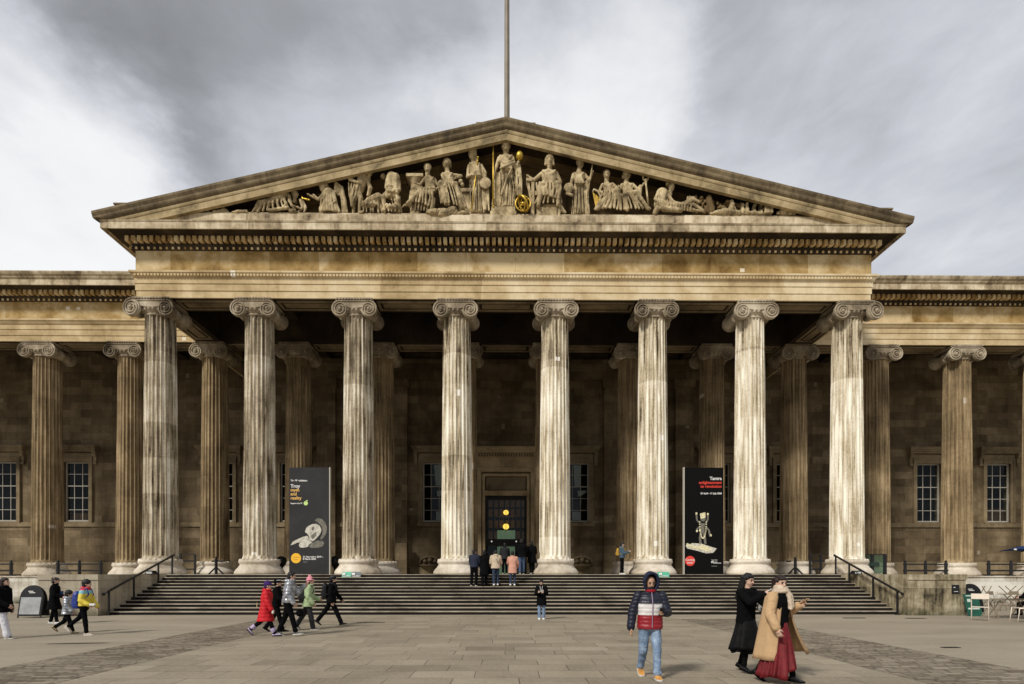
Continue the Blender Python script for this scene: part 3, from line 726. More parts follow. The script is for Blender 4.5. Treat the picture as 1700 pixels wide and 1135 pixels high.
mb.box(-.55, .55, -.03, .03, .42, .48); mb.box(-.5, .5, -.03, .03, -.36, -.3)
mb.box(-.015, .015, -.015, .015, .85, 3.9); mb.build('cage', plain('lantern_brass', (.25, .2, .1), .4, .7), lamp)
for z, sc in ((.95, .19), (-.05, .22)):
    mb = MB(); mb.ell((0, -.05, z - .2), (sc, sc, sc * .95)); mb.build('bulb', plain('lantern_glow', (1, .7, .15), .5, emit=(1, .62, .10), es=2.2), lamp, True)

# ------------------------------------------------------------------ stylobate, cheek walls, wing retaining walls
mb = MB(); mb.box(-18.7, 18.7, S0 + .9, YWALL, .0, FL - .004); mb.box(-18.7, -SX, S0, S0 + .9, 0, FL - .004); mb.box(SX, 18.7, S0, S0 + .9, 0, FL - .004)
part(mb, 'stylobate', M['tread'])
WF = 1.56; YR = 32.95
for sgn, lb in ((-1, 'white-grey stone retaining wall behind the grey pavement board, moss along its foot'), (1, 'pale stone retaining wall behind the cafe chairs and the black arched board')):
    mb = MB(); a, c = sorted((sgn * 18.71, sgn * WX)); mb.box(a, c, YR, YWALL, 0, WF - .06)
    w_ = mb.build('retaining_wall', M['wing']); tag(w_, lb, 'wall')
    mb = MB(); mb.box(a, c, YR - .07, YWALL, WF - .06, WF); mb.build('coping', M['base'], w_)
for sgn, lb in ((-1, 'plain pale stone block ending the steps at left, behind the walkers'), (1, 'stone block ending the steps at right, streaked with dark water stains')):
    a, c = sorted((sgn * (SX + .002), sgn * 18.55)); mb = MB(); mb.box(a, c, S0 - (NR - .5) * TR - .35, S0 - .01, 0, FL - .22)
    w_ = mb.build('cheek_wall', M['cheek'] if sgn > 0 else M['cheekL']); tag(w_, lb, 'wall')
    mb = MB(); mb.box(a - .004, c + .03, S0 - (NR - .5) * TR - .39, S0 - .012, FL - .22, FL); mb.build('coping', M['cheek'] if sgn > 0 else M['cheekL'], w_)
# flagpole on the roof
fp = empty('flagpole', (.06, 33.5, 21.5)); tag(fp, 'tall grey metal flagpole rising behind the apex of the pediment', 'flagpole')
mb = MB(); mb.lathe([(.17, 0), (.165, 3), (.15, 10), (.12, 20), (.09, 30)], 16); mb.build('pole', plain('galvanised_pole', (.22, .185, .135), .55, .1, var=.25, scale=.8), fp, True)
mb = MB(); mb.lathe([(.3, 0), (.3, .25), (.2, .35), (.17, .9)], 16); mb.build('pole_base', M['lead'], fp, True)
mb = MB(); mb.tube([(-.14, -.02, 1.5), (-.12, -.02, 12), (-.1, 0, 29)], .02, 5); mb.build('halyard', M['black'], fp)
# ------------------------------------------------------------------ pediment sculptures, carved in the round on the ledge
YS = 27.74; KP = YS / FPX
class Fig:
    def __init__(s): s.m = MB()
    def P(s, q):
        x, y = q[0], q[1]; d = q[2] if len(q) > 2 else 0
        return at(x, y, YS) + Vector((0, -d * KP, 0))
    def c(s, a, b, ra, rb=None): s.m.cap(s.P(a), s.P(b), ra * KP, (rb if rb is not None else ra) * KP, 10)
    def e(s, a, rx, ry=None, rz=None, tilt=0):
        ry = ry or rx; rz = rz or rx
        s.m.ell(s.P(a), (rx * KP, ry * KP, rz * KP), 14, 9, Matrix.Rotation(R(tilt), 3, 'Y') if tilt else None)
    def line(s, pts, r, n=7): s.m.tube([s.P(p) for p in pts], [k * KP for k in (r if isinstance(r, (list, tuple)) else [r] * len(pts))], n)
    def fan(s, rows, r, n=9, bulge=3):
        """rows: list of (left point, right point); draws n folds running down through them"""
        n = max(4, int(n * .8)); r = r * 1.08
        for i in range(n):
            t = i / (n - 1); b = bulge * math.cos((t - .5) * PI) ; pts = []
            for j, (a, c) in enumerate(rows):
                da = a[2] if len(a) > 2 else 0; dc = c[2] if len(c) > 2 else 0
                w = random.uniform(-1.1, 1.1) * (0 < j)
                pts.append((a[0] + (c[0] - a[0]) * t + w, a[1] + (c[1] - a[1]) * t + (random.uniform(-1.6, .3) if j == len(rows) - 1 else random.uniform(-1, 1) * (j > 0)), da + (dc - da) * t + b * (1 if j else .6)))
            k = 1.12 if i % 2 else .85
            s.line(pts, [r * k * (.75 + .4 * j / (len(rows) - 1)) for j in range(len(rows))], 7)
    def head(s, x, y, r=6, d=1, face=0, hair='bun'):
        """face: -1 looks left, 0 front, 1 right"""
        r *= 1.12
        s.e((x, y, d), r * .78, r * .85, r * 1.12)
        s.e((x + face * r * .75, y + .1 * r, d + (1 - abs(face)) * r * .85), r * .2, r * .25, r * .3)
        s.e((x + face * r * .3, y + r * .62, d + (1 - abs(face)) * r * .35), r * .45, r * .5, r * .45)
        if face == 0:
            for k in (-1, 1): s.e((x + k * r * .33, y - r * .22, d + r * .66), r * .24, r * .2, r * .1)
        if hair == 'bun':
            s.e((x - face * r * .25, y - r * .45, d - r * .3), r * .95, r * .95, r * .85); s.e((x - face * r * .8, y + r * .1, d - r * .6), r * .5, r * .5, r * .6)
        elif hair == 'helmet':
            s.e((x - face * r * .1, y - r * .5, d - .1 * r), r * 1.02, r * 1.1, r * .95); s.line([(x - face * r * .6, y - r * .3, d + r * .1), (x - face * r * .95, y + r * .9, d), (x - face * r * 1.1, y + r * 1.8, d)], [r * .4, r * .4, r * .25])
            if face == 0:
                for k in (-1, 1): s.line([(x + k * r * .75, y - r * .4, d + r * .2), (x + k * r * .85, y + r, d)], [r * .3, r * .35])
        elif hair == 'crown':
            s.e((x, y - r * .4, d - r * .3), r * .98, r * .95, r * .9)
            for k in range(7):
                a = PI * k / 6; s.e((x + r * .8 * math.cos(a), y - r * .95 - r * .18 * math.sin(a), d + r * .4 * math.sin(a)), r * .2)
        elif hair == 'curly':
            for k in range(12):
                a = PI * (k / 11) ; s.e((x - face * r * .2 + r * .8 * math.cos(a), y - r * .3 - r * .55 * math.sin(a), d + (k % 3 - 1) * r * .5), r * .36)
            s.e((x - face * .3 * r, y - .4 * r, d - .3 * r), r * .9)
        s.c((x - face * r * .15, y + r * .8, d - r * .2), (x - face * r * .25, y + r * 1.75, d - r * .5), r * .52, r * .62)
    def torso(s, neck, w, pel, wp, d=0):
        nx, ny = neck[:2]; px, py = pel[:2]
        mx_, my = nx + (px - nx) * .35, ny + (py - ny) * .38
        s.m.rings([[s.P((cx + rx * math.cos(2 * PI * j / 16), cy, dd + ry * math.sin(2 * PI * j / 16))) for j in range(16)]
                   for cx, cy, rx, ry, dd in ((nx, ny - 1, w * .35, w * .3, d), (nx, ny + 2, w * .85, w * .5, d), (nx, ny + 5, w, w * .6, d), (mx_, my, w * .95, w * .68, d), ((mx_ + px) / 2, (my + py) / 2, wp * .96, wp * .78, d), (px, py, wp, wp * .85, d), (px, py + 3, wp * .8, wp * .7, d))])
    def drape(s, neck, w, pel, wp, n=6, d=0, lean=1):
        for i in range(n):
            t = i / (n - 1) * 2 - 1
            a = (neck[0] + t * w * .85, neck[1] + 2, d + w * .35); m_ = (neck[0] + (pel[0] - neck[0]) * .5 + t * w * .35 - lean * 1.5, neck[1] + (pel[1] - neck[1]) * .5, d + w * .72); b = (pel[0] + t * wp * .9, pel[1] + 1, d + wp * .8)
            s.line([a, m_, b], [w * .09, w * .13, w * .12])
    def robe(s, pel, wp, hem, wh, n=11, knee=None, d=0, bulge=3):
        (px, py), (hx, hy) = pel[:2], hem[:2]
        k = knee or ((px + hx) / 2, (py + hy) / 2); kw = (wp + wh) / 2 * .98
        s.fan([((px - wp, py, d), (px + wp, py, d)), ((k[0] - kw, k[1], d + (k[2] if len(k) > 2 else 1)), (k[0] + kw, k[1], d + (k[2] if len(k) > 2 else 1))), ((hx - wh, hy, d), (hx + wh, hy, d))], max(.9, wh * 2 / n * .40), n, bulge + 2)
        s.m.rings([[s.P((cx + w_ * .84 * math.cos(2 * PI * j / 14), cy, d - 1 + w_ * .34 * math.sin(2 * PI * j / 14))) for j in range(14)] for cx, cy, w_ in ((px, py, wp), (k[0], k[1], kw), (hx, hy, wh))])
    def seated(s, pel, kl, kr, fl, fr, wl=4.2, folds=8, d=0):
        for k, f in ((kl, fl), (kr, fr)):
            s.c((pel[0] + (k[0] - pel[0]) * .15, pel[1], d), k, wl * 1.05, wl); s.c(k, f, wl * .85, wl * .55); s.c(f, (f[0], f[1] + .5, (f[2] if len(f) > 2 else 0) + 5), 1.9, 1.5)
        kd = lambda q: q[2] if len(q) > 2 else 0
        s.fan([((kl[0] - wl * .4, kl[1] - 2, kd(kl)), (kr[0] + wl * .4, kr[1] - 2, kd(kr))), (((kl[0] + fl[0]) / 2 - wl * .8, (kl[1] + fl[1]) / 2, kd(kl)), ((kr[0] + fr[0]) / 2 + wl * .8, (kr[1] + fr[1]) / 2, kd(kr))), ((fl[0] - wl * 1.2, fl[1] - 2, kd(fl)), (fr[0] + wl * 1.2, fr[1] - 2, kd(fr)))], 1.25, folds, 2)
        for i in range(5):
            t = i / 4; s.line([(pel[0] - 6 + 12 * t, pel[1] - 4, d + 5), ((kl[0] * (1 - t) + kr[0] * t), (kl[1] * (1 - t) + kr[1] * t) + 2 + 4 * math.sin(PI * t), kd(kl) + 2)], [1.2, 1.6])
    def arm(s, sh_, el, ha, r=2.6):
        s.c(sh_, el, r, r * .85); s.c(el, ha, r * .82, r * .58); s.e(ha, r * .75)
        d = Vector((ha[0] - el[0], ha[1] - el[1])); d = d.normalized() if d.length else d
        hd = ha[2] if len(ha) > 2 else 0
        for k in range(-1, 3): s.c((ha[0] + d.x * 1, ha[1] + d.y * 1 + k * .6, hd + .6), (ha[0] + d.x * 3 - d.y * k * .5, ha[1] + d.y * 3 + k * .8, hd + .9), .45, .35)
    def done(s, label, name='statue', mat=None, vox=.022, smooth=1, amp=.012):
        c = sum((Vector(v) for v in s.m.v), Vector()) / len(s.m.v); zmin = min(v[2] for v in s.m.v)
        org = Vector((c.x, YS, zmin)); s.m.v = [tuple(Vector(v) - org) for v in s.m.v]
        o = remesh(s.m, name, mat or M['statue'], None, vox, smooth, fold_noise(amp, 5, 4), sf=.35); o.location = org
        tag(o, label, {'statue': 'statue'}.get(name, name.replace('_', ' ')), 'figures carved in the pediment' if name == 'statue' else None); return o
BY = 357
# central standing figure
f = Fig(); f.head(840, 245, 7.2, 2, 0, 'crown'); f.torso((840, 258), 12, (841, 284), 10); f.drape((840, 258), 12, (841, 284), 10, 7)
f.robe((841, 283), 10.5, (841, 345), 13, 12, (843, 312, 2)); f.line([(829, 272, 8), (840, 278, 9), (853, 271, 8)], [1.8, 2.4, 1.8]); f.line([(830, 285, 8), (842, 281, 10), (855, 274, 7)], [1.6, 2, 1.6]); f.line([(850, 284, 9), (842, 300, 9), (832, 330, 8)], [1.2, 1.6, 1.2])
f.arm((829, 263, 1), (823, 281, 2), (820, 293, 4), 3.2); f.arm((851, 263, 1), (856, 282, 1), (860, 273, 5), 3.2)
f.fan([((855, 276, 2), (863, 274, 2)), ((856, 300, 0), (865, 300, 0)), ((855, 326, 0), (866, 328, 0))], 1.4, 5, 1); f.fan([((822, 285, -1), (828, 285, -1)), ((820, 315, -1), (829, 315, -1)), ((818, 342, -1), (830, 343, -1))], 1.4, 4, 1)
f.done('tallest crowned stone woman in the middle of the pediment beside a golden ball')
mb = MB(); a = at(816, 356.5, YS); b = at(855, 346, YS); o_ = Vector(((a.x + b.x) / 2, YS, 18.742)); mb.box(a.x - o_.x, b.x - o_.x, -.16, .5, 0, b.z - o_.z); mb.box(a.x - o_.x - .06, b.x - o_.x + .06, -.20, .51, 0, .22)
p_ = mb.build('pedestal', M['statue']); p_.location = o_; tag(p_, 'low stone block under the feet of the tallest central pediment figure', 'pedestal')
def rod(pts, r, label, name, mat=None, ends=None, cat=None):
    f = Fig(); q = [f.P(p) for p in pts]; o = empty(name, q[0]); m = MB(); m.tube([p - q[0] for p in q], r * KP, 8); m.build('shaft', mat or M['gold'], o, True)
    m = MB(); m.ell(q[-1] - q[0], r * KP * 1.8, 8, 6); m.ell(q[0] - q[0], r * KP * 1.3, 8, 6); m.ell((q[-1] - q[0]) * .93, r * KP * 1.6, 8, 6); m.build('finial', mat or M['gold'], o, True)
    tag(o, label, cat or name)
rod([(819, 346, 6), (819, 237, 6)], 1.3, 'upright gilded spear held by the tallest central pediment figure', 'spear')
m_ = MB(); m_.ell((0, 0, 0), (6.2 * KP, 6.2 * KP, 7.5 * KP), 20, 12); o = m_.build('ball', M['gold'], None, True); o.location = Fig().P((862.5, 263, 6)); tag(o, 'golden ball in the raised hand of the tallest pediment figure', 'ball')
# armillary sphere
q0 = Fig().P((868, 344, 10)); o = empty('armillary_sphere', q0); rr = 12.2 * KP
for nm, ax_, w in (('ring', (0, 1, 0), 1), ('band', (.8, .2, .6), 1), ('ring', (1, .3, .1), .9)):
    m_ = MB(); n_ = Vector(ax_).normalized(); u_ = n_.orthogonal().normalized(); v_ = n_.cross(u_)
    m_.tube([rr * w * (math.cos(2 * PI * i / 36) * u_ + math.sin(2 * PI * i / 36) * v_) for i in range(37)], 1 * .032 if nm == 'ring' else .052, 7); m_.build(nm, M['gold'], o, True)
m_ = MB(); m_.tube([(-rr * .7, 0, -rr * .7), (rr * .7, 0, rr * .7)], .02); m_.ell((0, 0, 0), .09); m_.build('axis', M['gold'], o, True); tag(o, 'golden armillary sphere standing at the feet of the seated helmeted figure', 'armillary sphere')
# standing helmeted woman with palette
f = Fig(); f.head(784, 257, 6.3, 2, -1, 'helmet'); f.torso((788, 270), 10, (790, 295), 9); f.drape((788, 270), 10, (790, 295), 9, 6, 0, -1)
f.robe((790, 294), 9.5, (790, 353), 12.5, 10, (790, 322, 2)); f.arm((779, 276, 1), (776, 296, 3), (789, 290, 7), 2.9); f.arm((799, 275, 0), (806, 288, 1), (805, 301, 4), 2.9)
f.fan([((799, 278, 0), (806, 284, 0)), ((802, 310, 0), (810, 312, 0)), ((799, 350, 0), (811, 351, 0))], 1.4, 5, 1)
f.done('helmeted standing stone woman with palette and golden staff, beside the tallest figure')
m_ = MB(); m_.lathe([(.01, -.03), (9 * KP, -.03), (9.4 * KP, 0), (9 * KP, .03), (.01, .03)], 26, (0, 0, 0), 'y'); o = m_.build('palette', M['statue']); o.location = Fig().P((806, 308, 6)); tag(o, 'round stone palette in the hand of the helmeted standing woman', 'palette')
rod([(783, 353, 7), (794, 266, 7)], .9, 'slanted golden staff held by the helmeted standing woman', 'staff')
# seated woman looking left, bench beside her
f = Fig(); f.head(741, 273, 6.2, 3, -1); f.torso((743, 287), 9.5, (748, 311), 9.5, 1); f.drape((743, 287), 9.5, (748, 311), 9, 6, 1)
f.seated((748, 312), (733, 310, 9), (757, 312, 9), (741, 344, 8), (768, 350, 6), 4.6, 9); f.arm((752, 291, 1), (766, 294, 3), (757, 300, 7), 2.7); f.arm((734, 291, 1), (738, 303, 5), (748, 302, 8), 2.6)
f.fan([((728, 310, 6), (740, 310, 9)), ((730, 325, 5), (742, 328, 7)), ((733, 341, 4), (746, 346, 6))], 1.5, 5, 1); f.fan([((756, 312, 8), (763, 314, 6)), ((760, 332, 6), (768, 333, 5)), ((764, 352, 3), (778, 355, 2))], 1.5, 5, 1)
f.e((765, 303, 2), 4); f.e((768, 308, 2), 3.2)
f.done('seated stone woman with gathered skirts resting an elbow by the bench')
m_ = MB(); m_.box(-.1, .45, -.2, .5, 1.02, 1.18); m_.box(0, .38, -.1, .4, 0, 1.02); m_.box(-.06, .42, -.16, .5, 0, .14); o = m_.build('bench', M['statue']); o.location = Fig().P((768, 356, -2)); tag(o, 'square carved stone bench between seated woman and helmeted standing woman', 'bench')
# seated woman with knees raised, half column behind
f = Fig(); f.head(710, 281, 6, 3, 0); f.torso((713, 294), 9, (716, 317), 9, 1); f.drape((713, 294), 9, (716, 317), 9, 6, 1)
f.c((714, 320, 2), (688, 318, 6), 5, 5); f.c((714, 324, 4), (696, 326, 9), 5, 4.5); f.c((688, 318, 6), (681, 345, 5), 4, 2.6); f.c((696, 326, 9), (678, 343, 9), 4, 2.6)
f.fan([((690, 311, 6), (718, 320, 7)), ((684, 322, 8), (720, 335, 8)), ((682, 338, 6), (718, 350, 7))], 1.6, 10, 3); f.arm((722, 298, 0), (729, 312, 2), (722, 320, 6), 2.7); f.arm((705, 298, 1), (698, 310, 5), (690, 308, 7), 2.5)
for i in range(7): f.c((692 + i * 5, 334, 6), (690 + i * 5, 352, 5), 1.8, 1.4)
f.line([(680, 344, 7), (672, 345, 7), (668, 348, 5)], [2, 1.5, .8])
f.done('seated stone woman with raised knees in front of a short carved column')
f = Fig(); p0 = f.P((689, 356, -7)); p0.z = PZ
m_ = MB(); m_.lathe([(.34, 0), (.34, .12), (.27, .2), (.25, .9), (.23, 1.5), (.25, 1.55), (.33, 1.7), (.36, 1.76)], 20); m_.box(-.4, .4, -.36, .36, 1.76, 1.9); o = m_.build('short_column', M['statue']); o.location = p0; tag(o, 'short round carved column behind the seated woman with raised knees', 'column')
# rocky mound
f = Fig(); f.e((737, 358, 2), 22, 10, 9); f.e((722, 357, 6), 14, 8, 5); f.e((752, 355, 4), 10, 8, 8, 20); f.e((768, 358, 3), 12, 7, 4); f.done('carved rocky mound under the feet of the seated women', 'rock', amp=.05)
# bent-over man seen from front
f = Fig(); f.c((651, 296, 2), (648, 322, 0), 9, 8.5); f.c((657, 298, 3), (656, 318, 2), 8, 8); f.e((652, 297, 2), 11, 8, 7); f.arm((644, 300, 4), (642, 315, 5), (651, 315, 10), 3); f.arm((663, 303, 2), (664, 318, 4), (656, 322, 10), 3)
f.c((646, 322, 3), (638, 333, 8), 5, 4.2); f.c((638, 333, 8), (640, 354, 4), 3.8, 2.3); f.c((656, 324, 2), (662, 336, 5), 5, 4); f.c((662, 336, 5), (662, 354, 2), 3.6, 2.3)
for i in range(26): f.e((644 + random.uniform(-1, 17), 314 + random.uniform(0, 19), 9 + random.uniform(-1, 2)), random.uniform(1.3, 2.4))
f.c((640, 354, 4), (640, 355, 10), 2, 1.5); f.c((662, 354, 2), (664, 355, 8), 2, 1.5); f.fan([((650, 330, 3), (664, 326, 2)), ((653, 343, 3), (665, 343, 1)), ((655, 354, 2), (668, 354, 0))], 1.3, 5, 1)
f.e((636, 292, -1), 4.5); f.done('stone man bent far forward with his back towards the rake of the gable')
# standing bent man with stick
f = Fig(); f.head(613, 287, 6, 3, 1, 'curly'); f.c((603, 296, 1), (596, 315, 0), 9, 7.5); f.e((600, 291, 1), 8.5, 7, 7); f.arm((591, 291, 3), (582, 302, 6), (597, 309, 9), 3); f.arm((609, 298, -1), (614, 312, 1), (611, 325, 2), 2.8)
f.c((595, 318, 2), (600, 333, 5), 5, 4); f.c((600, 333, 5), (597, 354, 3), 3.8, 2.3); f.c((592, 318, 0), (588, 336, 0), 5, 4); f.c((588, 336, 0), (586, 354, -2), 3.5, 2.2); f.c((597, 355, 3), (604, 356, 8), 2.2, 1.8)
f.fan([((580, 305, 4), (600, 314, 5)), ((581, 325, 4), (595, 330, 6)), ((585, 346, 2), (587, 347, 3))], 1.7, 7, 3); f.line([(610, 300, 2), (616, 312, 0), (612, 326, 0)], [3, 3, 1.5])
f.done('bent standing stone man looking down with a stick, beside the sheep')
rod([(588, 343, 8), (606, 281, 8)], .9, 'straight stick in the hands of the bent standing stone man', 'stick', M['statue'])
# animals by his feet
f = Fig(); f.c((620, 333, 0), (628, 330, 0), 8, 9); f.c((631, 330, 0), (634, 352, 0), 3.2, 2); f.c((616, 338, 0), (616, 354, 0), 3, 2); f.c((628, 338, 3), (629, 354, 3), 2.6, 1.8); f.line([(633, 325, 2), (637, 335, 2), (637, 350, 2)], [1.6, 1.2, .9]); f.c((612, 332, 1), (607, 338, 2), 4, 3)
f.done('smooth-backed stone cow behind the small carved sheep', 'animal_sculpture')
f = Fig(); f.c((606, 344, 6), (620, 344, 6), 4.6, 4.8); f.e((622, 340, 7), 3.6, 3.4, 3.4); f.c((622, 341, 8), (627, 344, 9), 2.4, 1.6)
for k in (605, 610, 617, 621): f.c((k, 346, 6), (k, 355, 6), 1.5, 1.1)
for i in range(18): f.e((604 + random.uniform(0, 17), 340 + random.uniform(-1, 6), 8 + random.uniform(0, 2.5)), 1.7)
f.done('small woolly stone sheep standing at the feet of the man with the stick', 'animal_sculpture')
# crouching beast below bent man
f = Fig(); f.c((646, 349, 8), (660, 349, 8), 3.6, 3.8); f.e((644, 346, 9), 3, 3, 3)
for k in (647, 652, 658): f.c((k, 351, 8), (k, 356, 9), 1.4, 1.2)
for i in range(14): f.e((645 + random.uniform(0, 16), 346 + random.uniform(0, 5), 10 + random.uniform(0, 2)), 1.5)
f.done('small carved beast crouching under the bent-over man', 'animal_sculpture')
# kneeling angel with wing
f = Fig(); f.head(537, 312, 5.8, 3, -1, 'curly'); f.c((547, 322, 1), (548, 340, 0), 8.5, 10); f.e((546, 320, 2), 8, 7, 7); f.arm((541, 322, 5), (531, 335, 6), (524, 329, 7), 2.5); f.arm((541, 326, 2), (527, 332, 3), (513, 325, 4), 2.3)
f.fan([((540, 320, 6), (556, 320, 6)), ((536, 338, 6), (560, 340, 5)), ((533, 355, 4), (566, 356, 4))], 1.8, 10, 4); f.line([(548, 318, 8), (540, 335, 10), (548, 348, 9), (560, 338, 8)], [1.2, 1.8, 1.8, 1.2]); f.e((535, 350, 2), 5, 5, 7)
f.done('kneeling stone angel reaching left towards the golden lamp')
f = Fig()
for i in range(9):
    t = i / 8; f.line([(556 + 3 * t, 322 - 18 * (1 - t) ** .5 * 1.0 + 0, 0 - t), (564 + 4 * t, 318 + 6 * t, -1), (576 - 8 * t, 352 + t, -1)], [2.2, 2.6, 1.3])
f.line([(557, 322, 2), (559, 303, 2), (567, 312, 1), (573, 335, 0), (577, 353, 0)], [3, 3.4, 3.4, 3, 1.4]); f.done('feathered stone wing raised behind the kneeling angel', 'wing')
# golden lamp
f = Fig(); f.c((504, 332, 5), (515, 335, 5), 1.1, 1.5); f.c((503, 329, 5), (504, 333, 5), .8, 1.1); f.e((511, 334, 5), 3, 2, 1.3); f.done('small golden lamp between the crawling man and the kneeling angel', 'lamp', M['gold'], .02, 1, .004)
# reclining figure emerging from rock, left
f = Fig(); f.head(491, 324, 5.4, 3, 1, 'bun'); f.c((476, 324, 2), (448, 334, 0), 6, 6.5); f.e((474, 324, 2), 7.5, 7, 5.5); f.arm((482, 328, 4), (486, 344, 5), (497, 348, 6), 2.6); f.arm((470, 328, 5), (478, 343, 7), (472, 350, 7), 2.6)
f.c((450, 337, 3), (433, 340, 3), 6, 5); f.c((433, 338, 3), (421, 355, 1), 4.4, 3); f.fan([((436, 333, 3), (480, 325, 4)), ((430, 344, 5), (482, 338, 6)), ((420, 356, 3), (492, 353, 4))], 1.7, 12, 2)
f.line([(500, 333, 3), (503, 345, 2), (496, 355, 3)], [2.6, 2.6, 1.8]); f.line([(503, 333, 1), (508, 345, 1), (505, 353, 1)], [2.0, 2.2, 1.2]); f.c((450, 353, 6), (480, 350, 8), 2.6, 2.6); f.e((489, 355, 6), 6, 5, 4)
f.done('stone figure crawling out from the left over carved rocks, head down')
f = Fig(); f.c((357, 356, 2), (372, 349, 0), 4, 3); f.c((370, 346, 0), (378, 355, 0), 3, 4); f.e((392, 354, 0), 8, 5, 3.4); f.e((406, 353, 0), 8, 5, 4); f.c((330, 356, 0), (348, 355, 0), 2, 2.6); f.e((400, 356, 4), 14, 6, 3); f.done('low carved rocks and reptile in the left corner of the pediment', 'rock', amp=.05)
# seated bearded man in helmet, chair
f = Fig(); f.head(912, 269, 6.6, 3, 0, 'helmet'); f.c((912, 273, 8), (912, 282, 6), 3.2, 2.4); f.torso((911, 284), 13, (912, 310), 12, 1); f.drape((911, 284), 13, (912, 310), 12, 9, 1)
f.seated((912, 311), (900, 314, 10), (924, 312, 10), (893, 348, 9), (926, 346, 9), 5.6, 9); f.arm((899, 289, 1), (886, 300, 1), (876, 294, 3), 3.3); f.arm((924, 289, 1), (930, 303, 3), (929, 314, 6), 3.3)
f.fan([((890, 308, 8), (928, 306, 8)), ((890, 322, 12), (930, 320, 12)), ((894, 330, 11), (926, 338, 11))], 1.9, 10, 2); f.fan([((922, 336, 8), (928, 338, 6)), ((926, 348, 6), (934, 350, 4)), ((928, 356, 6), (939, 357, 3))], 1.6, 4, 1)
f.done('seated bearded stone man in a helmet with wide draped knees')
f = Fig(); q0 = f.P((908, 356, 0)); o = empty('throne', (q0.x, YS + .12, 18.742)); tag(o, 'carved stone chair under the seated bearded helmeted man', 'chair')
m_ = MB(); m_.box(-.75, -.62, -.35, .35, 0, 1.6); m_.box(.5, .62, -.35, .35, 0, 1.2); m_.build('leg', M['statue'], o); m_ = MB(); m_.box(-.78, .66, -.3, .4, 1.0, 1.2); m_.build('seat', M['statue'], o); m_ = MB(); m_.bar((-.95, -.2, 1.75), (-.55, .1, .1), .12); m_.box(-1.0, -.7, -.3, .3, 1.68, 1.82); m_.build('armrest', M['statue'], o); m_ = MB(); m_.box(-.5, .45, -.32, .0, 0, .42); m_.build('footstool', M['statue'], o)
# standing woman with mask
f = Fig(); f.head(963, 272, 6, 2, 1, 'crown'); f.torso((961, 286), 10, (962, 308), 8.5); f.drape((961, 286), 10, (962, 308), 8.5, 7)
f.robe((962, 307), 8.6, (961, 357), 11.5, 11, (961, 330, 1)); f.arm((952, 290, 0), (948, 306, 2), (947, 317, 4), 3); f.arm((971, 290, 0), (978, 301, 2), (983, 288, 4), 3)
f.fan([((972, 300, 0), (976, 302, 0)), ((973, 330, 0), (977, 330, 0)), ((973, 357, 0), (978, 357, 0))], 1.3, 3, 1)
f.done('slim standing stone woman holding a mask low and a rod high')
f = Fig(); f.e((944, 317, 4), 6, 4, 7.5)
for i in range(12): a = PI * i / 11; f.e((944 - 7 * math.cos(a) * .95, 316 - 8 * math.sin(a), 4), 2)
f.c((940, 325, 5), (949, 327, 5), 2, 2); f.done('carved stone theatre mask hanging from the slim standing woman', 'mask')
rod([(974, 332, 6), (984, 269, 6)], 1.1, 'slanted pale rod held up by the slim standing woman', 'rod', M['statue'])
# seated woman with lyre
f = Fig(); f.head(1007, 291, 5.8, 2, 0); f.torso((1008, 304), 9, (1012, 324), 8.5); f.drape((1008, 304), 9, (1012, 324), 8.5, 6)
f.c((1012, 324, 2), (1004, 336, 8), 5, 4.6); f.c((1012, 324, 2), (1022, 322, 9), 5, 5); f.c((1004, 336, 8), (990, 352, 8), 4.2, 3); f.c((1022, 322, 9), (1028, 348, 6), 4, 2.6)
f.fan([((1000, 320, 6), (1026, 318, 7)), ((996, 336, 8), (1030, 336, 8)), ((985, 353, 6), (1030, 352, 6))], 1.6, 11, 3); f.arm((1016, 306, 1), (1024, 314, 3), (1016, 320, 8), 2.6); f.arm((1000, 307, 1), (995, 318, 3), (999, 326, 7), 2.5)
for i in range(6): f.line([(1006 + i * 3, 326 + i, 9), (998 + i * 4, 338, 10), (988 + i * 5, 350, 8)], [1, 1.4, 1])
f.done('seated stone woman beside a lyre, her skirt sweeping down to the left')
o = empty('lyre', Fig().P((990, 350, 4))); m_ = MB(); K = KP
m_.tube([(8 * K, 0, 2 * K), (8 * K, 0, 18 * K), (2 * K, 0, 30 * K), (-5 * K, 0, 33 * K), (-6 * K, 0, 29 * K)], 1.8 * K, 8); m_.build('frame', M['statue'], o, True); m_ = MB()
for i in range(5): m_.tube([((5 + i) * K - 6 * K, 0, 2 * K), (-6 * K + i * 2.6 * K, 0, (28 - i * 2) * K)], .7 * K, 6)
m_.build('strings', M['gold2'], o); tag(o, 'stone lyre with golden strings beside the seated woman', 'lyre')
# seated woman holding scroll-topped shaft
f = Fig(); f.head(1041, 291, 5.8, 2, 1); f.torso((1041, 304), 9.5, (1043, 325), 9); f.drape((1041, 304), 9.5, (1043, 325), 9, 7)
f.c((1043, 325, 2), (1036, 330, 9), 5, 5); f.c((1043, 325, 2), (1054, 326, 9), 5, 5); f.c((1036, 330, 9), (1040, 352, 6), 4, 2.6); f.c((1054, 326, 9), (1074, 351, 8), 4.2, 2.6)
f.fan([((1030, 325, 6), (1058, 322, 7)), ((1033, 338, 8), (1066, 338, 8)), ((1036, 352, 6), (1078, 353, 6))], 1.5, 11, 3); f.arm((1050, 307, 1), (1060, 318, 3), (1067, 309, 6), 2.6); f.arm((1032, 307, 0), (1029, 318, 3), (1026, 314, 7), 2.5)
f.c((1062, 312, 3), (1060, 330, 4), 3.4, 4); f.done('seated stone woman with spread knees holding a round-topped shaft')
rod([(1075, 350, 7), (1070, 304, 7)], 1.5, 'round-topped carved shaft beside the seated woman with spread knees', 'carved_shaft', M['statue'], cat='shaft')
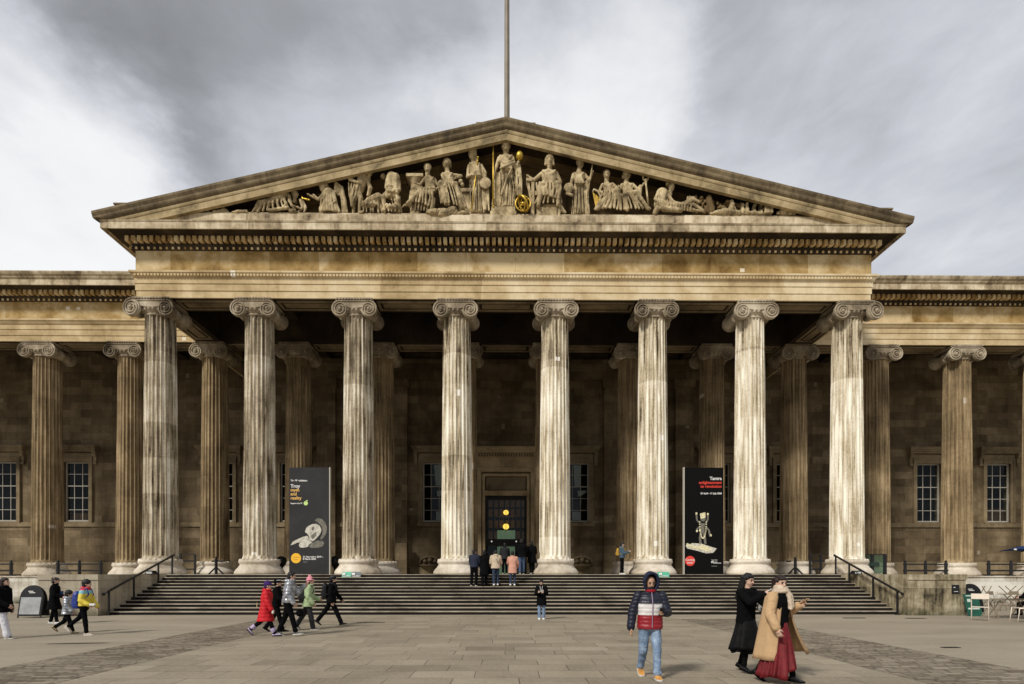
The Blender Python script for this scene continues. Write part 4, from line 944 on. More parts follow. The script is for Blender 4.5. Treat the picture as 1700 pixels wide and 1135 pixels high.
m_ = MB(); m_.tube([(4.2 * K * math.cos(2 * PI * i / 18), 0, 5.2 * K * math.sin(2 * PI * i / 18)) for i in range(19)], 1.6 * K, 7); o = m_.build('ring', M['statue'], None, True); o.location = Fig().P((1070, 299, 7)); tag(o, 'small carved ring on top of the round-topped shaft', 'ring')
# reclining man leaning right
f = Fig(); f.head(1113, 311, 6.2, 3, 1, 'curly'); f.c((1101, 322, 1), (1094, 340, 1), 8, 9); f.e((1098, 320, 2), 8, 6.5, 6.5); f.arm((1093, 320, 4), (1086, 335, 7), (1098, 348, 9), 3.2); f.arm((1107, 324, 2), (1115, 338, 6), (1124, 345, 8), 3)
f.c((1098, 343, 4), (1122, 346, 6), 7, 6); f.c((1122, 346, 6), (1150, 352, 5), 5, 3); f.c((1100, 350, 6), (1128, 354, 8), 5, 3.6)
for i in range(9): f.line([(1105 + i * 4, 336 + i, 9), (1107 + i * 4.6, 346, 11), (1104 + i * 5, 355, 8)], [1, 1.5, 1.2])
f.c((1090, 350, 4), (1086, 356, 4), 5, 4); f.c((1150, 353, 6), (1165, 354, 6), 2.4, 1.6); f.line([(1090, 324, 6), (1098, 340, 9), (1094, 352, 8)], [1.5, 2, 1.5])
f.done('wreathed stone man reclining to the right at the start of the right corner')
f = Fig(); f.c((1128, 345, 3), (1146, 336, 2), 5.5, 5); f.e((1149, 333, 3), 5, 4, 5); f.c((1151, 334, 4), (1158, 338, 5), 3, 2.2); f.c((1146, 330, 2), (1144, 326, 2), 1.4, .8); f.c((1152, 329, 2), (1155, 325, 2), 1.4, .8); f.c((1150, 342, 3), (1166, 352, 4), 3.6, 2.4)
for i in range(10): f.e((1140 + random.uniform(-5, 6), 334 + random.uniform(-4, 4), 4), 2)
f.done('shaggy stone lion lying beside the reclining wreathed man', 'animal_sculpture')
f = Fig(); random.seed(3)
for i in range(130):
    x = 1150 + 84 * random.random(); h = 31 - (x - 1158) * .2; y = 355 - random.random() * h; f.e((x, y, random.uniform(-8, 2)), random.uniform(1.5, 3.4), None, random.uniform(1.5, 3.8))
f.c((1176, 330, 2), (1180, 352, 2), 5, 6); f.done('mass of carved leaves and a basket in the right corner of the pediment', 'carved_foliage', mat=M['tymp'])
f = Fig(); f.e((1213, 337, 3), 3.6); f.c((1214, 342, 3), (1212, 350, 3), 4.5, 4.8); f.c((1212, 350, 4), (1204, 353, 6), 2.6, 2); f.c((1216, 342, 3), (1220, 351, 4), 1.8, 1.4); f.done('small seated stone child among the carved leaves')
f = Fig()
for cx, h in ((1232, 12), (1240, 15), (1252, 11), (1262, 10)): f.c((cx, 355, 2), (cx - 1, 355 - h, 2), 4, 2.2); f.e((cx, 355 - h - 1, 2), 2.8)
f.c((1225, 356, 3), (1200, 354, 4), 4, 6); f.c((1180, 356, 4), (1200, 355, 5), 3, 4.5); f.c((1240, 355, 3), (1262, 356, 3), 3, 3); f.c((1262, 352, 2), (1272, 342, 2), 2, 1.4); f.done('small carved rocks and shells near the right corner of the pediment', 'rock', amp=.04)
m_ = MB(); m_.box(-.2, .2, -.2, .2, 0, .38); o = m_.build('carved_block', M['statue'], None, bevel=.02); o.location = Fig().P((1273, 358, 2)); tag(o, 'small cubic carved block in the right corner of the pediment', 'block')
f = Fig(); f.e((1302, 355, 2), 15, 6, 5); f.e((1318, 356, 2), 3.5, 3, 2.4); f.c((1292, 357, 5), (1288, 359, 7), 2, 1.4); f.done('low domed stone tortoise, farthest right carving of the pediment', 'animal_sculpture')
random.seed(11)
# ------------------------------------------------------------------ small objects of the forecourt and portico
def text(s, size, mat, parent, loc, bold=0.0, align='LEFT', rot=(R(90), 0, 0), ext=.003, name='lettering'):
    cu = bpy.data.curves.new('t', 'FONT'); cu.body = s; cu.size = size; cu.extrude = ext; cu.offset = bold; cu.align_x = align; cu.space_line = .95
    o = bpy.data.objects.new('t', cu); COL.objects.link(o); dg = bpy.context.evaluated_depsgraph_get()
    me = bpy.data.meshes.new_from_object(o.evaluated_get(dg)); bpy.data.objects.remove(o); bpy.data.curves.remove(cu)
    me.materials.clear(); me.materials.append(mat); q = bpy.data.objects.new(name, me); COL.objects.link(q); q.parent = parent; q.location = loc; q.rotation_euler = rot; return q
def disc(mb, cx, cz, r, y0, y1, n=32, sx=1): mb.prism([(cx + sx * r * math.cos(2 * PI * i / n), cz + r * math.sin(2 * PI * i / n)) for i in range(n)], y0, y1)
PR = dict(white=plain('print_white', (.74, .73, .70), .6, var=.02), orange=plain('print_orange', (.85, .50, .14), .6, var=.05), red=plain('print_red', (.75, .06, .04), .6, var=.05), amber=plain('print_amber', (.90, .50, .03), .6, var=.04),
          lime=plain('print_lime', (.55, .75, .25), .6, var=.04), brown=plain('print_brown', (.45, .25, .03), .6, var=.04), grey=plain('print_grey', (.18, .18, .18), .6), marble=plain('print_marble', (.55, .52, .44), .6, var=.45, scale=7), bone=plain('print_bone', (.75, .66, .42), .6, var=.4, scale=14), dim=plain('print_dim', (.16, .15, .12), .6, var=.4, scale=6))
def banner(x0, x1, top, face, label, side):
    a = at(x0, 952.5, 28.95); b = at(x1, top, 28.95); w = b.x - a.x; h = b.z - FL
    o = empty('banner', ((a.x + b.x) / 2, 28.95, FL)); tag(o, label, 'banner', 'exhibition banners between the columns')
    m = MB(); m.box(-w / 2, w / 2, 0, .17, .0, h); m.build('panel', face, o, bevel=.004)
    m = MB(); s = side; m.box(*sorted((s * (w / 2 - .012), s * (w / 2 + .03))), -.012, .182, 0, h + .02); m.build('edge_strip', plain('banner_edge', (.50, .47, .40), .6, var=.05), o); return o, w, h
dk = plain('banner_charcoal', (.030, .029, .030), .6, var=.3, scale=.8, spec=.2); bk = plain('banner_black', (.004, .004, .004), .7, var=.1, spec=.1)
o, w, h = banner(480, 547, 776, dk, 'charcoal exhibition banner with the words Troy myth and reality', 1)
k = w / 67
def BX(px, c=513.5): return (px - c) * k
def BZ(py): return h - (py - 776) * k
text('The BP exhibition', .115, PR['white'], o, (BX(482.5), -.008, BZ(799)), .004)
text('Troy', .235, PR['white'], o, (BX(482.5), -.008, BZ(809.5)), .006)
for i, s in enumerate(('myth', 'and', 'reality')): text(s, .215, PR['orange'], o, (BX(482.5), -.008, BZ(815.8 + i * 6.7)), .004)
text('Supported by BP', .085, PR['white'], o, (BX(482.5), -.008, BZ(836.6)), .003)
m = MB(); disc(m, BX(507.7), BZ(835.5), .105, -.008, 0); m.ell((BX(509.5), -.004, BZ(831)), (.05, .006, .025), 8, 5); m.build('emblem', PR['lime'], o)
m = MB(); disc(m, BX(491.5), BZ(927), .25, -.008, 0); m.build('badge', PR['amber'], o)
m = MB(); m.box(BX(486), BX(497.5), -.012, -.008, BZ(926), BZ(925)); m.box(BX(488), BX(494.5), -.012, -.008, BZ(930), BZ(929)); m.build('badge_print', PR['brown'], o)
text('21 November 2019 –\n8 March 2020', .115, PR['white'], o, (BX(503), -.008, BZ(926)), .004)
m = MB(); m.box(BX(503.5), BX(510), -.006, 0, BZ(934), BZ(932.8)); m.build('small_print', PR['grey'], o)
# generic reclining marble bust printed on the banner
def poly(o, pts, mat, d, nm, cxx, f): m = MB(); m.prism([f(*p) for p in pts], -d, -d + .004); m.build(nm, mat, o)
fL = lambda x, y: (BX(x), BZ(y))
Zp = lambda L: [(460 + a / 5.673, 760 + b / 5.673) for a, b in L]
poly(o, Zp([(355, 590), (380, 568), (420, 575), (455, 610), (472, 660), (465, 710), (440, 750), (415, 775), (405, 760), (425, 720), (430, 680), (415, 640), (385, 610)]), PR['dim'], .006, 'printed_plume', 0, fL)
poly(o, Zp([(330, 800), (380, 780), (430, 785), (445, 805), (430, 835), (380, 850), (320, 850), (300, 840)]), PR['dim'], .007, 'printed_shoulder', 0, fL)
poly(o, Zp([(128, 825), (150, 790), (200, 765), (245, 745), (290, 735), (300, 770), (330, 800), (305, 815), (290, 840), (250, 848), (215, 845), (205, 825), (215, 800), (190, 800), (160, 815)]), PR['marble'], .008, 'printed_torso', 0, fL)
poly(o, Zp([(262, 700), (275, 660), (300, 640), (335, 625), (370, 622), (400, 640), (420, 680), (405, 720), (380, 750), (355, 775), (330, 790), (305, 770), (300, 735), (285, 715)]), PR['marble'], .011, 'printed_head', 0, fL)
poly(o, Zp([(330, 655), (350, 645), (352, 670), (338, 690), (325, 680)]), PR['dim'], .013, 'printed_eye_shadow', 0, fL)
poly(o, Zp([(322, 735), (350, 705), (372, 700), (368, 735), (340, 770), (325, 760)]), PR['dim'], .013, 'printed_neck_shadow', 0, fL)
o, w, h = banner(1136, 1201, 776, bk, 'black exhibition banner with the words Tantra enlightenment to revolution', -1)
k = w / 65; f2 = lambda x, y: ((x - 1168.5) * k, h - (y - 776) * k)
def T2(s, sz, m_, x, y, b=.004, al='RIGHT'): q = f2(x, y); return text(s, sz, m_, o, (q[0], -.008, q[1]), b, al)
T2('Tantra', .225, PR['white'], 1198, 796.5, .005); T2('enlightenment\nto revolution', .20, PR['red'], 1198, 803, .004); T2('23 April – 26 July 2020', .115, PR['white'], 1198, 820, .004)
m = MB(); q = f2(1145.5, 930.5); disc(m, q[0], q[1], .25, -.008, 0); m.build('badge', PR['red'], o); t_ = text('Coming\nsoon', .145, PR['white'], o, (q[0], -.012, q[1] + .01), .002, 'CENTER')
T2('Supported by', .055, PR['white'], 1181, 929.5, .001, 'LEFT'); T2('BAGRI\nFOUNDATION', .052, PR['white'], 1185.5, 933, .002, 'LEFT')
m = MB(); q = f2(1182.8, 933); m.tube([(q[0] + .055 * math.cos(a * .5), -.006, q[1] + .055 * math.sin(a * .5)) for a in range(-2, 8)], .018, 6); m.ell((q[0] - .01, -.006, q[1] + .01), (.03, .006, .03), 8, 5); m.build('emblem', PR['white'], o)
m = MB(); a = f2(1181, 939.5); m.box(a[0], a[0] + .28, -.006, 0, a[1], a[1] + .025); m.build('small_print', PR['grey'], o)
# generic many-armed figurine on a lying figure, flat print
poly(o, [(1138, 905), (1150, 901), (1165, 902), (1190, 910), (1184, 917), (1172, 918), (1155, 913), (1141, 910)], PR['marble'], .006, 'printed_base', 0, f2)
poly(o, [(1139, 902), (1142, 901), (1146, 905), (1160, 906), (1166, 903), (1178, 908), (1181, 912), (1174, 915), (1160, 911), (1148, 909), (1141, 907)], PR['bone'], .010, 'printed_lying_figure', 0, f2)
m = MB()
F = lambda x, y: Vector((f2(x, y)[0], -.006, f2(x, y)[1]))
for pts, r in (([(1163, 902), (1162, 893), (1164, 883)], .06), ([(1171, 902), (1170, 893), (1168, 883)], .06), ([(1166, 886), (1167, 868)], .10), ([(1163, 869), (1157, 863), (1156, 853)], .045), ([(1171, 869), (1175, 862), (1175, 854)], .045), ([(1163, 873), (1157, 878), (1158, 882)], .045), ([(1171, 873), (1177, 880), (1179, 890)], .045)):
    m.tube([F(*p) for p in pts], r, 8, flat=1)
m.ell(F(1167, 861), (.13, .02, .13)); m.v = [(x, -.006 + (y + .006) * .1, z) for x, y, z in m.v]; m.build('printed_figure', PR['dim'], o)
m = MB(); m.prism([f2(*p) for p in [(1162, 852), (1171, 850), (1171, 859), (1163, 861)]], -.014, -.01)
for i in range(22): a = PI * i / 21; q = F(1167 - 5.5 * math.cos(a), 866 + 27 * math.sin(a)); m.ell((q.x, -.012, q.z), (.035, .005, .035), 8, 5)
for p in ((1156, 852), (1175, 853), (1157, 881), (1180, 888), (1162, 880)): q = F(*p); m.ell((q.x, -.012, q.z), (.05, .005, .07), 8, 5)
m.build('printed_garland', PR['bone'], o)
# step signs
def step_sign(px0, px1, panels, label):
    a = at(px0, 960, 27.5); b = at(px1, 960, 27.5); o = empty('step_sign', (a.x, 27.52, FL - RI)); tag(o, label, 'sign')
    n = len(panels); w = (b.x - a.x) / n; h = .25
    for i, mt in enumerate(panels):
        m = MB(); m.obox((w * (i + .5), .04, h / 2 + .005), (w / 2 - .01, 0, 0), (0, .012, 0), (0, .05, h / 2)); m.build('panel', mt, o)
        m = MB(); m.obox((w * i + w * .24, -.005, h * .64), (.07, 0, 0), (0, .012, 0), (0, .02, .045)); m.obox((w * (i + .5), -.018, h * .22), (w * .36, 0, 0), (0, .012, 0), (0, .006, .014)); m.build('symbol', PR['white'], o)
gs = plain('sign_green', (.09, .42, .27), .5, var=.05); gy = plain('sign_grey', (.10, .12, .13), .5, var=.05)
step_sign(567, 599, [gs, gy], 'low green and dark grey sign on the top step below the third column')
step_sign(1092, 1112, [gs], 'low green sign on the top step behind the hooded man in the tricolour jacket')
# handrails down each side of the steps
bp = M['black']
for s, lb in ((-1, 'sloping black metal handrail along the left side of the steps'), (1, 'sloping black metal handrail along the right side of the steps')):
    x = s * 15.98; o = empty('handrail', (x, 23.5, 0)); tag(o, lb, 'handrail')
    y0, z0, y1, z1 = 23.35, .95, 27.95, FL + .92
    m = MB(); m.bar((0, y0 - 23.5, z0), (0, y1 - 23.5, z1), .07); m.ell((0, y1 - 23.5, z1), .06); m.tube([(0, y0 - 23.5, z0), (s * .08, y0 - 23.55, z0 - .05), (s * .16, y0 - 23.5, z0 - .1)], .035); m.ell((s * .14, y0 - 23.5, z0 - .09), .06); m.build('rail', bp, o)
    for t in (.02, .36, .74, .98):
        yy_ = y0 + (y1 - y0) * t; zz_ = z0 + (z1 - z0) * t; k_ = (S0 - yy_) / TR; zb = max(0, FL - math.ceil(k_) * RI) if k_ > 0 else FL
        m = MB(); m.bar((0, yy_ - 23.5, zb), (0, yy_ - 23.5, zz_), .06); m.box(-.07, .07, yy_ - 23.57, yy_ - 23.43, zb, zb + .03); m.build('post', bp, o)
# barriers between the wing columns
def railing(xa, xb, y, z, label, posts=3, grp='black railings between the wing columns'):
    o = empty('railing', ((xa + xb) / 2, y, z)); tag(o, label, 'railing', grp); L = (xb - xa) / 2
    m = MB(); m.box(-L, L, -.035, .035, .64, .72); m.build('rail', bp, o); m = MB(); m.box(-L, L, -.035, .035, .26, .36); m.build('rail', bp, o)
    for i in range(posts):
        x = -L + .12 + (2 * L - .24) * i / (posts - 1); m = MB(); m.lathe([(.085, 0), (.085, .76), (.05, .80), (.08, .85), (.03, .92)], 12, (x, 0, 0)); m.box(x - .16, x + .16, -.16, .16, 0, .05); m.build('post', bp, o)
RY = YB - .75
railing(-31.0, -28.5, RY, WF, 'black railing at the far left edge, left of the outermost left column'); railing(-26.05, -23.35, RY, WF, 'black railing between the two left wing columns'); railing(23.35, 26.0, RY, WF, 'black railing between the two right wing columns'); railing(28.3, 31.2, RY, WF, 'black railing at the far right behind the cafe chairs')
def gate(xa, xb, y, label):
    o = empty('barrier', ((xa + xb) / 2, y, FL)); tag(o, label, 'barrier'); L = (xb - xa) / 2
    for z in (.25, .72, 1.12): m = MB(); m.box(-L, L, -.02, .02, z, z + (.05 if z > 1 else .08)); m.build('rail', bp, o)
    for x in (-L, 0, L): m = MB(); m.box(x - .05, x + .05, -.05, .05, 0, 1.15); m.build('post', bp, o)
gate(-19.4, -17.75, 33.2, 'black barrier behind the top of the left handrail'); gate(17.55, 18.8, 33.2, 'black barrier left of the right corner column base')
def trestle(x, y, label):
    o = empty('trestle_post', (x, y, FL)); tag(o, label, 'post'); m = MB(); m.lathe([(.08, 0), (.08, .86), (.05, .9), (.075, .95), (.02, 1.0)], 12); m.bar((0, 0, .42), (-.42, 0, 0), .07); m.bar((0, 0, .42), (.42, 0, 0), .07); m.bar((-.25, 0, .74), (.5 * (1 if x < 0 else -1), 0, .74), .08); m.build('post', bp, o)
trestle(-16.4, 32.9, 'black braced post standing before the second row of columns at left'); trestle(16.55, 32.9, 'black braced post standing before the second row of columns at right')
# glass gate beside the right corner column
a = at(1437, 950, 30.2); b = at(1471, 950, 30.2); o = empty('glass_gate', (a.x, 30.2, FL)); tag(o, 'green-tinted glass gate with black frame beside the right corner column', 'gate'); L = b.x - a.x
gg, t, bb = mat_base('green_tinted_glass'); t.n.remove(bb); tr = t.new('ShaderNodeBsdfTransparent', ins={'Color': (.55, .68, .58, 1)}); df = t.new('ShaderNodeBsdfDiffuse', ins={'Color': (.25, .36, .28, 1)}); mx = t.new('ShaderNodeMixShader', ins={0: .14}); t.l.new(tr.outputs[0], mx.inputs[1]); t.l.new(df.outputs[0], mx.inputs[2]); t.l.new(mx.outputs[0], t.n['Material Output'].inputs[0])
m = MB(); m.box(0, L, 0, .02, .05, 1.0); m.build('pane', gg, o)
for x in (L * .32, L - .06): m = MB(); m.box(x - .07, x + .07, -.05, .07, 0, 1.06); m.build('post', bp, o)
m = MB(); m.box(0, L, -.03, .05, 1.02, 1.07); m.build('rail', bp, o); m = MB(); m.box(L * .18, L * .62, -.09, -.05, .42, .64); m.build('notice', plain('dark_green_notice', (.02, .04, .03), .4), o)
# floodlights on the cheek walls
for s, x, lb in ((-1, 251, 'small black floodlight on the left stone block by the handrail'), (1, 1421, 'small black floodlight on the right stone block by the handrail')):
    a = at(x, 952, 26.6); o = empty('floodlight', (a.x, 26.6, FL)); tag(o, lb, 'floodlight', 'floodlights beside the steps'); m = MB(); m.prism([(-.22, 0), (.22, 0), (.14, .17), (-.12, .17)], -.15, .15); m.build('housing', bp, o); m = MB(); m.box(-.13, .13, -.17, -.15, .03, .12); m.build('lens', plain('lens', (.5, .5, .48), .2), o)
for x in (467, 556): 
    a = at(x, 950, 30.2); o = empty('uplighter', (a.x, 30.2, FL)); tag(o, 'dark bulbous uplighter beside the %s edge of the charcoal banner' % ('left' if x < 500 else 'right'), 'lamp'); m = MB(); m.lathe([(.16, 0), (.1, .08), (.06, .2), (.08, .35), (.22, .5), (.28, .68), (.24, .86), (.05, .95)], 16); m.build('housing', bp, o, True)
# wall fountains either side of the door
for s, lb in ((-1, 'carved stone basin on the wall left of the main door'), (1, 'carved stone basin on the wall right of the main door')):
    x = at(840 + s * 126, 935, YWALL).x; o = empty('wall_basin', (x, YWALL - .02, FL + .5)); tag(o, lb, 'basin'); m = MB()
    m.lathe([(.08, -.35), (.2, -.25), (.55, .0), (.72, .1), (.74, .16), (.6, .16), (.4, .08), (.02, .05)], 28); m.build('bowl', M['trim'], o, True)
    m = MB(); m.tube([(-.75, -.03, .2), (-.6, -.08, .55), (-.2, -.1, .72), (.2, -.1, .72), (.6, -.08, .55), (.75, -.03, .2)], .09); m.ell((-.35, -.1, .4), .14); m.ell((.35, -.1, .4), .14); m.ell((0, -.14, .5), .17); m.build('crest', M['trim'], o, True)
# boards
def aboard(px, py, w, h, label, body, face, lean=.16):
    g = gp(px, py); o = empty('pavement_board', g); tag(o, label, 'pavement board')
    def arch(w_, z0, h_, n=16): return [(-w_, z0), (w_, z0)] + [(w_ * math.cos(PI * i / n), h_ - w_ + w_ * math.sin(PI * i / n)) for i in range(n + 1)]
    for nm, sgn in (('front_panel', 1), ('rear_panel', -1)):
        m = MB(); m.prism(arch(w / 2, .07, h), -.02, .02); m.v = [(x + (h - z) * lean * 0, y - sgn * (h - z) * .18, z) for x, y, z in m.v]; m.build(nm, body, o)
    for x in (-w / 2, w / 2 - .03): m = MB(); m.add([], []); m.bar((x + .015, -h * .18, 0), (x + .015, -.02, h - w * .45), .035); m.build('leg', bp, o)
    m = MB(); m.prism([(-w / 2 + .06, .14), (w / 2 - .06, .14), (w / 2 - .06, h - w * .52), (-w / 2 + .06, h - w * .52)], -.035, -.024); m.v = [(x, y - (h - z) * .18, z) for x, y, z in m.v]; m.build('poster', face, o)
    m = MB(); z = h - w * .28
    for i, (a_, b_) in enumerate(((-.13, .05), (-.10, .12))): m.box(a_, b_, -.04 - (h - z) * .18, -.024 - (h - z) * .18, z - i * .055, z - i * .055 + .03)
    m.build('sign_marks', PR['white'], o); return o
aboard(56, 1025, .88, 1.24, 'arched grey pavement board before the moss-stained wall at left', plain('board_black', (.012, .012, .013), .5, spec=.2), plain('board_grey', (.30, .31, .31), .5, var=.25, scale=3))
g = gp(1610, 1019.5)
o = aboard(1610, 1018.5, .86, 1.26, 'black arched pavement board against the right retaining wall', plain('board_black', (.012, .012, .013), .5, spec=.2), plain('board_dark', (.008, .010, .009), .5, spec=.2)); 
o = empty('green_poster_board', gp(1615, 1022.5)); tag(o, 'green poster board leaning on the black arched pavement board', 'poster board')
m = MB(); m.obox((0, 0, .44), (.29, 0, 0), (0, .015, 0), (-.03, .10, .43)); m.build('panel', plain('poster_green', (.012, .085, .055), .5, var=.3, scale=4), o)
m = MB(); m.obox((-.02, .06, .80), (.22, 0, 0), (0, .012, 0), (0, .003, .018)); m.obox((-.15, .015, .62), (.06, 0, 0), (0, .012, 0), (0, .01, .06)); m.obox((0, -.055, .30), (.22, 0, 0), (0, .012, 0), (0, .004, .03)); m.build('printed_marks', plain('print_pale', (.6, .68, .6), .5), o)
pl = MB(); a = at(1586, 980, 23.3 - .35 - .02); pl.box(-.15, .15, -.02, 0, -.18, .18); o = pl.build('wall_plaque', bp); o.location = at(1586, 978, S0 - (NR - .5) * TR - .352); tag(o, 'small black plaque on the corner of the water-stained stone block', 'plaque')
m = MB(); m.box(-.09, -.02, -.03, -.02, .06, .09); m.box(-.07, .09, -.03, -.02, -.10, -.08); m.build('plaque_marks', PR['white'], o)
# cafe furniture
cream = plain('cream_painted_metal', (.78, .68, .56), .45, var=.08); tan_ = plain('brown_painted_metal', (.24, .19, .13), .5, var=.1)
def chair(px, py, rz, mt, label, sc=1.0, z=0):
    g = gp(px, py, z); o = empty('cafe_chair', g, rz); tag(o, label, 'chair', 'slatted cafe chairs'); o.scale = (sc,) * 3
    for i in range(5): m = MB(); m.box(-.21, .21, -.21 + i * .086, -.21 + i * .086 + .07, .435, .455); m.build('seat_slat', mt, o, bevel=.004)
    for x in (-.21, .21):
        m = MB(); m.tube([(x, .22, .45), (x, .23, .3), (x, .27, 0)], .013); m.build('leg', mt, o, True)
        m = MB(); m.tube([(x, -.22, 0), (x, -.20, .45), (x, -.25, .66), (x, -.28, .86)], .013); m.build('leg', mt, o, True)
        m = MB(); m.tube([(x, -.21, .43), (x, .22, .43)], .012); m.build('seat_rail', mt, o)
    m = MB(); m.box(-.22, .22, -.30, -.275, .70, .87); m.build('backrest', mt, o, bevel=.006)
chair(1627, 1030.5, R(-40), cream, 'cream cafe chair with its back towards the camera, in front of the green poster board', 1.12)
chair(1700, 1033, R(75), cream, 'cream cafe chair cut by the right edge of the photo', 1.12)
chair(1655, 1013, R(200), tan_, 'brown cafe chair behind the table against the pale wall')
chair(1692, 1013, R(180), tan_, 'brown cafe chair at the right edge behind the table')
g = gp(1668, 1026); o = empty('cafe_table', g); tag(o, 'long thin brown table behind the cream cafe chairs at right', 'table')
m = MB(); m.box(-.62, .9, -.32, .32, .70, .73); m.build('table_top', tan_, o, bevel=.005)
for x in (-.45, .7):
    for s in (-1, 1): m = MB(); m.bar((x, s * .28, 0), (x + .05, -s * .28, .70), .025); m.bar((x - .25, s * .28, 0), (x + .25, s * .28, .70), .022); m.build('leg', tan_, o)
for px, lb in ((1633, 'thin upturned dark table frame behind the green poster board'), (1678, 'wide upturned dark table frame against the pale right wall')):
    g = gp(px, 1006); o = empty('folded_table', g); tag(o, lb, 'folded table'); w = .22 if px < 1650 else .42
    m = MB(); m.box(-w - .05, w + .05, -.25, .25, .60, .64); m.build('table_top', tan_, o)
    for s in (-1, 1):
        m = MB(); m.bar((0, s * .2, .62), (w * 1.1, s * .2, 1.05), .03); m.bar((0, s * .2, .62), (-w * 1.1, s * .2, 1.05), .03); m.build('leg', tan_, o)
        m = MB(); m.bar((w * .9, s * .2, 0), (-w * .5, s * .2, .62), .03); m.bar((-w * .9, s * .2, 0), (w * .5, s * .2, .62), .03); m.build('leg', tan_, o)
# parasol mostly beyond the right edge
tip = at(1686, 912, 19.3); o = empty('parasol', (tip.x + 1.75, 19.3, 0)); tag(o, 'blue parasol tip reaching in from the right edge above the cafe chairs', 'parasol')
m = MB(); n = 8; R0 = 1.75; zc = tip.z; ring = [(R0 * math.cos(2 * PI * i / n + PI), R0 * math.sin(2 * PI * i / n + PI), zc) for i in range(n)]; top = (0, 0, zc + .42)
for i in range(n):
    a_, b_ = ring[i], ring[(i + 1) % n]; mid = ((a_[0] + b_[0]) / 2 * .97, (a_[1] + b_[1]) / 2 * .97, zc + .03)
    m.add([a_, mid, top], [(0, 1, 2)]); m.add([mid, b_, top], [(0, 1, 2)])
cn = m.build('canopy', cloth('parasol_blue', (.012, .035, .12)), o); sd_ = cn.modifiers.new('s', 'SOLIDIFY'); sd_.thickness = .015
m = MB(); m.lathe([(.03, 0), (.03, zc + .4), (.05, zc + .46), (.01, zc + .55)], 12); m.build('pole', tan_, o, True)
for i in range(n): m = MB(); m.bar((0, 0, zc + .37), (ring[i][0], ring[i][1], zc - .02), .02); m.build('rib', bp, o)
m = MB(); m.ell(ring[0], (.06, .03, .03)); m.build('rib_tip', PR['white'], o)
m = MB(); m.lathe([(.28, 0), (.28, .08), (.05, .12)], 20); m.build('foot', bp, o)
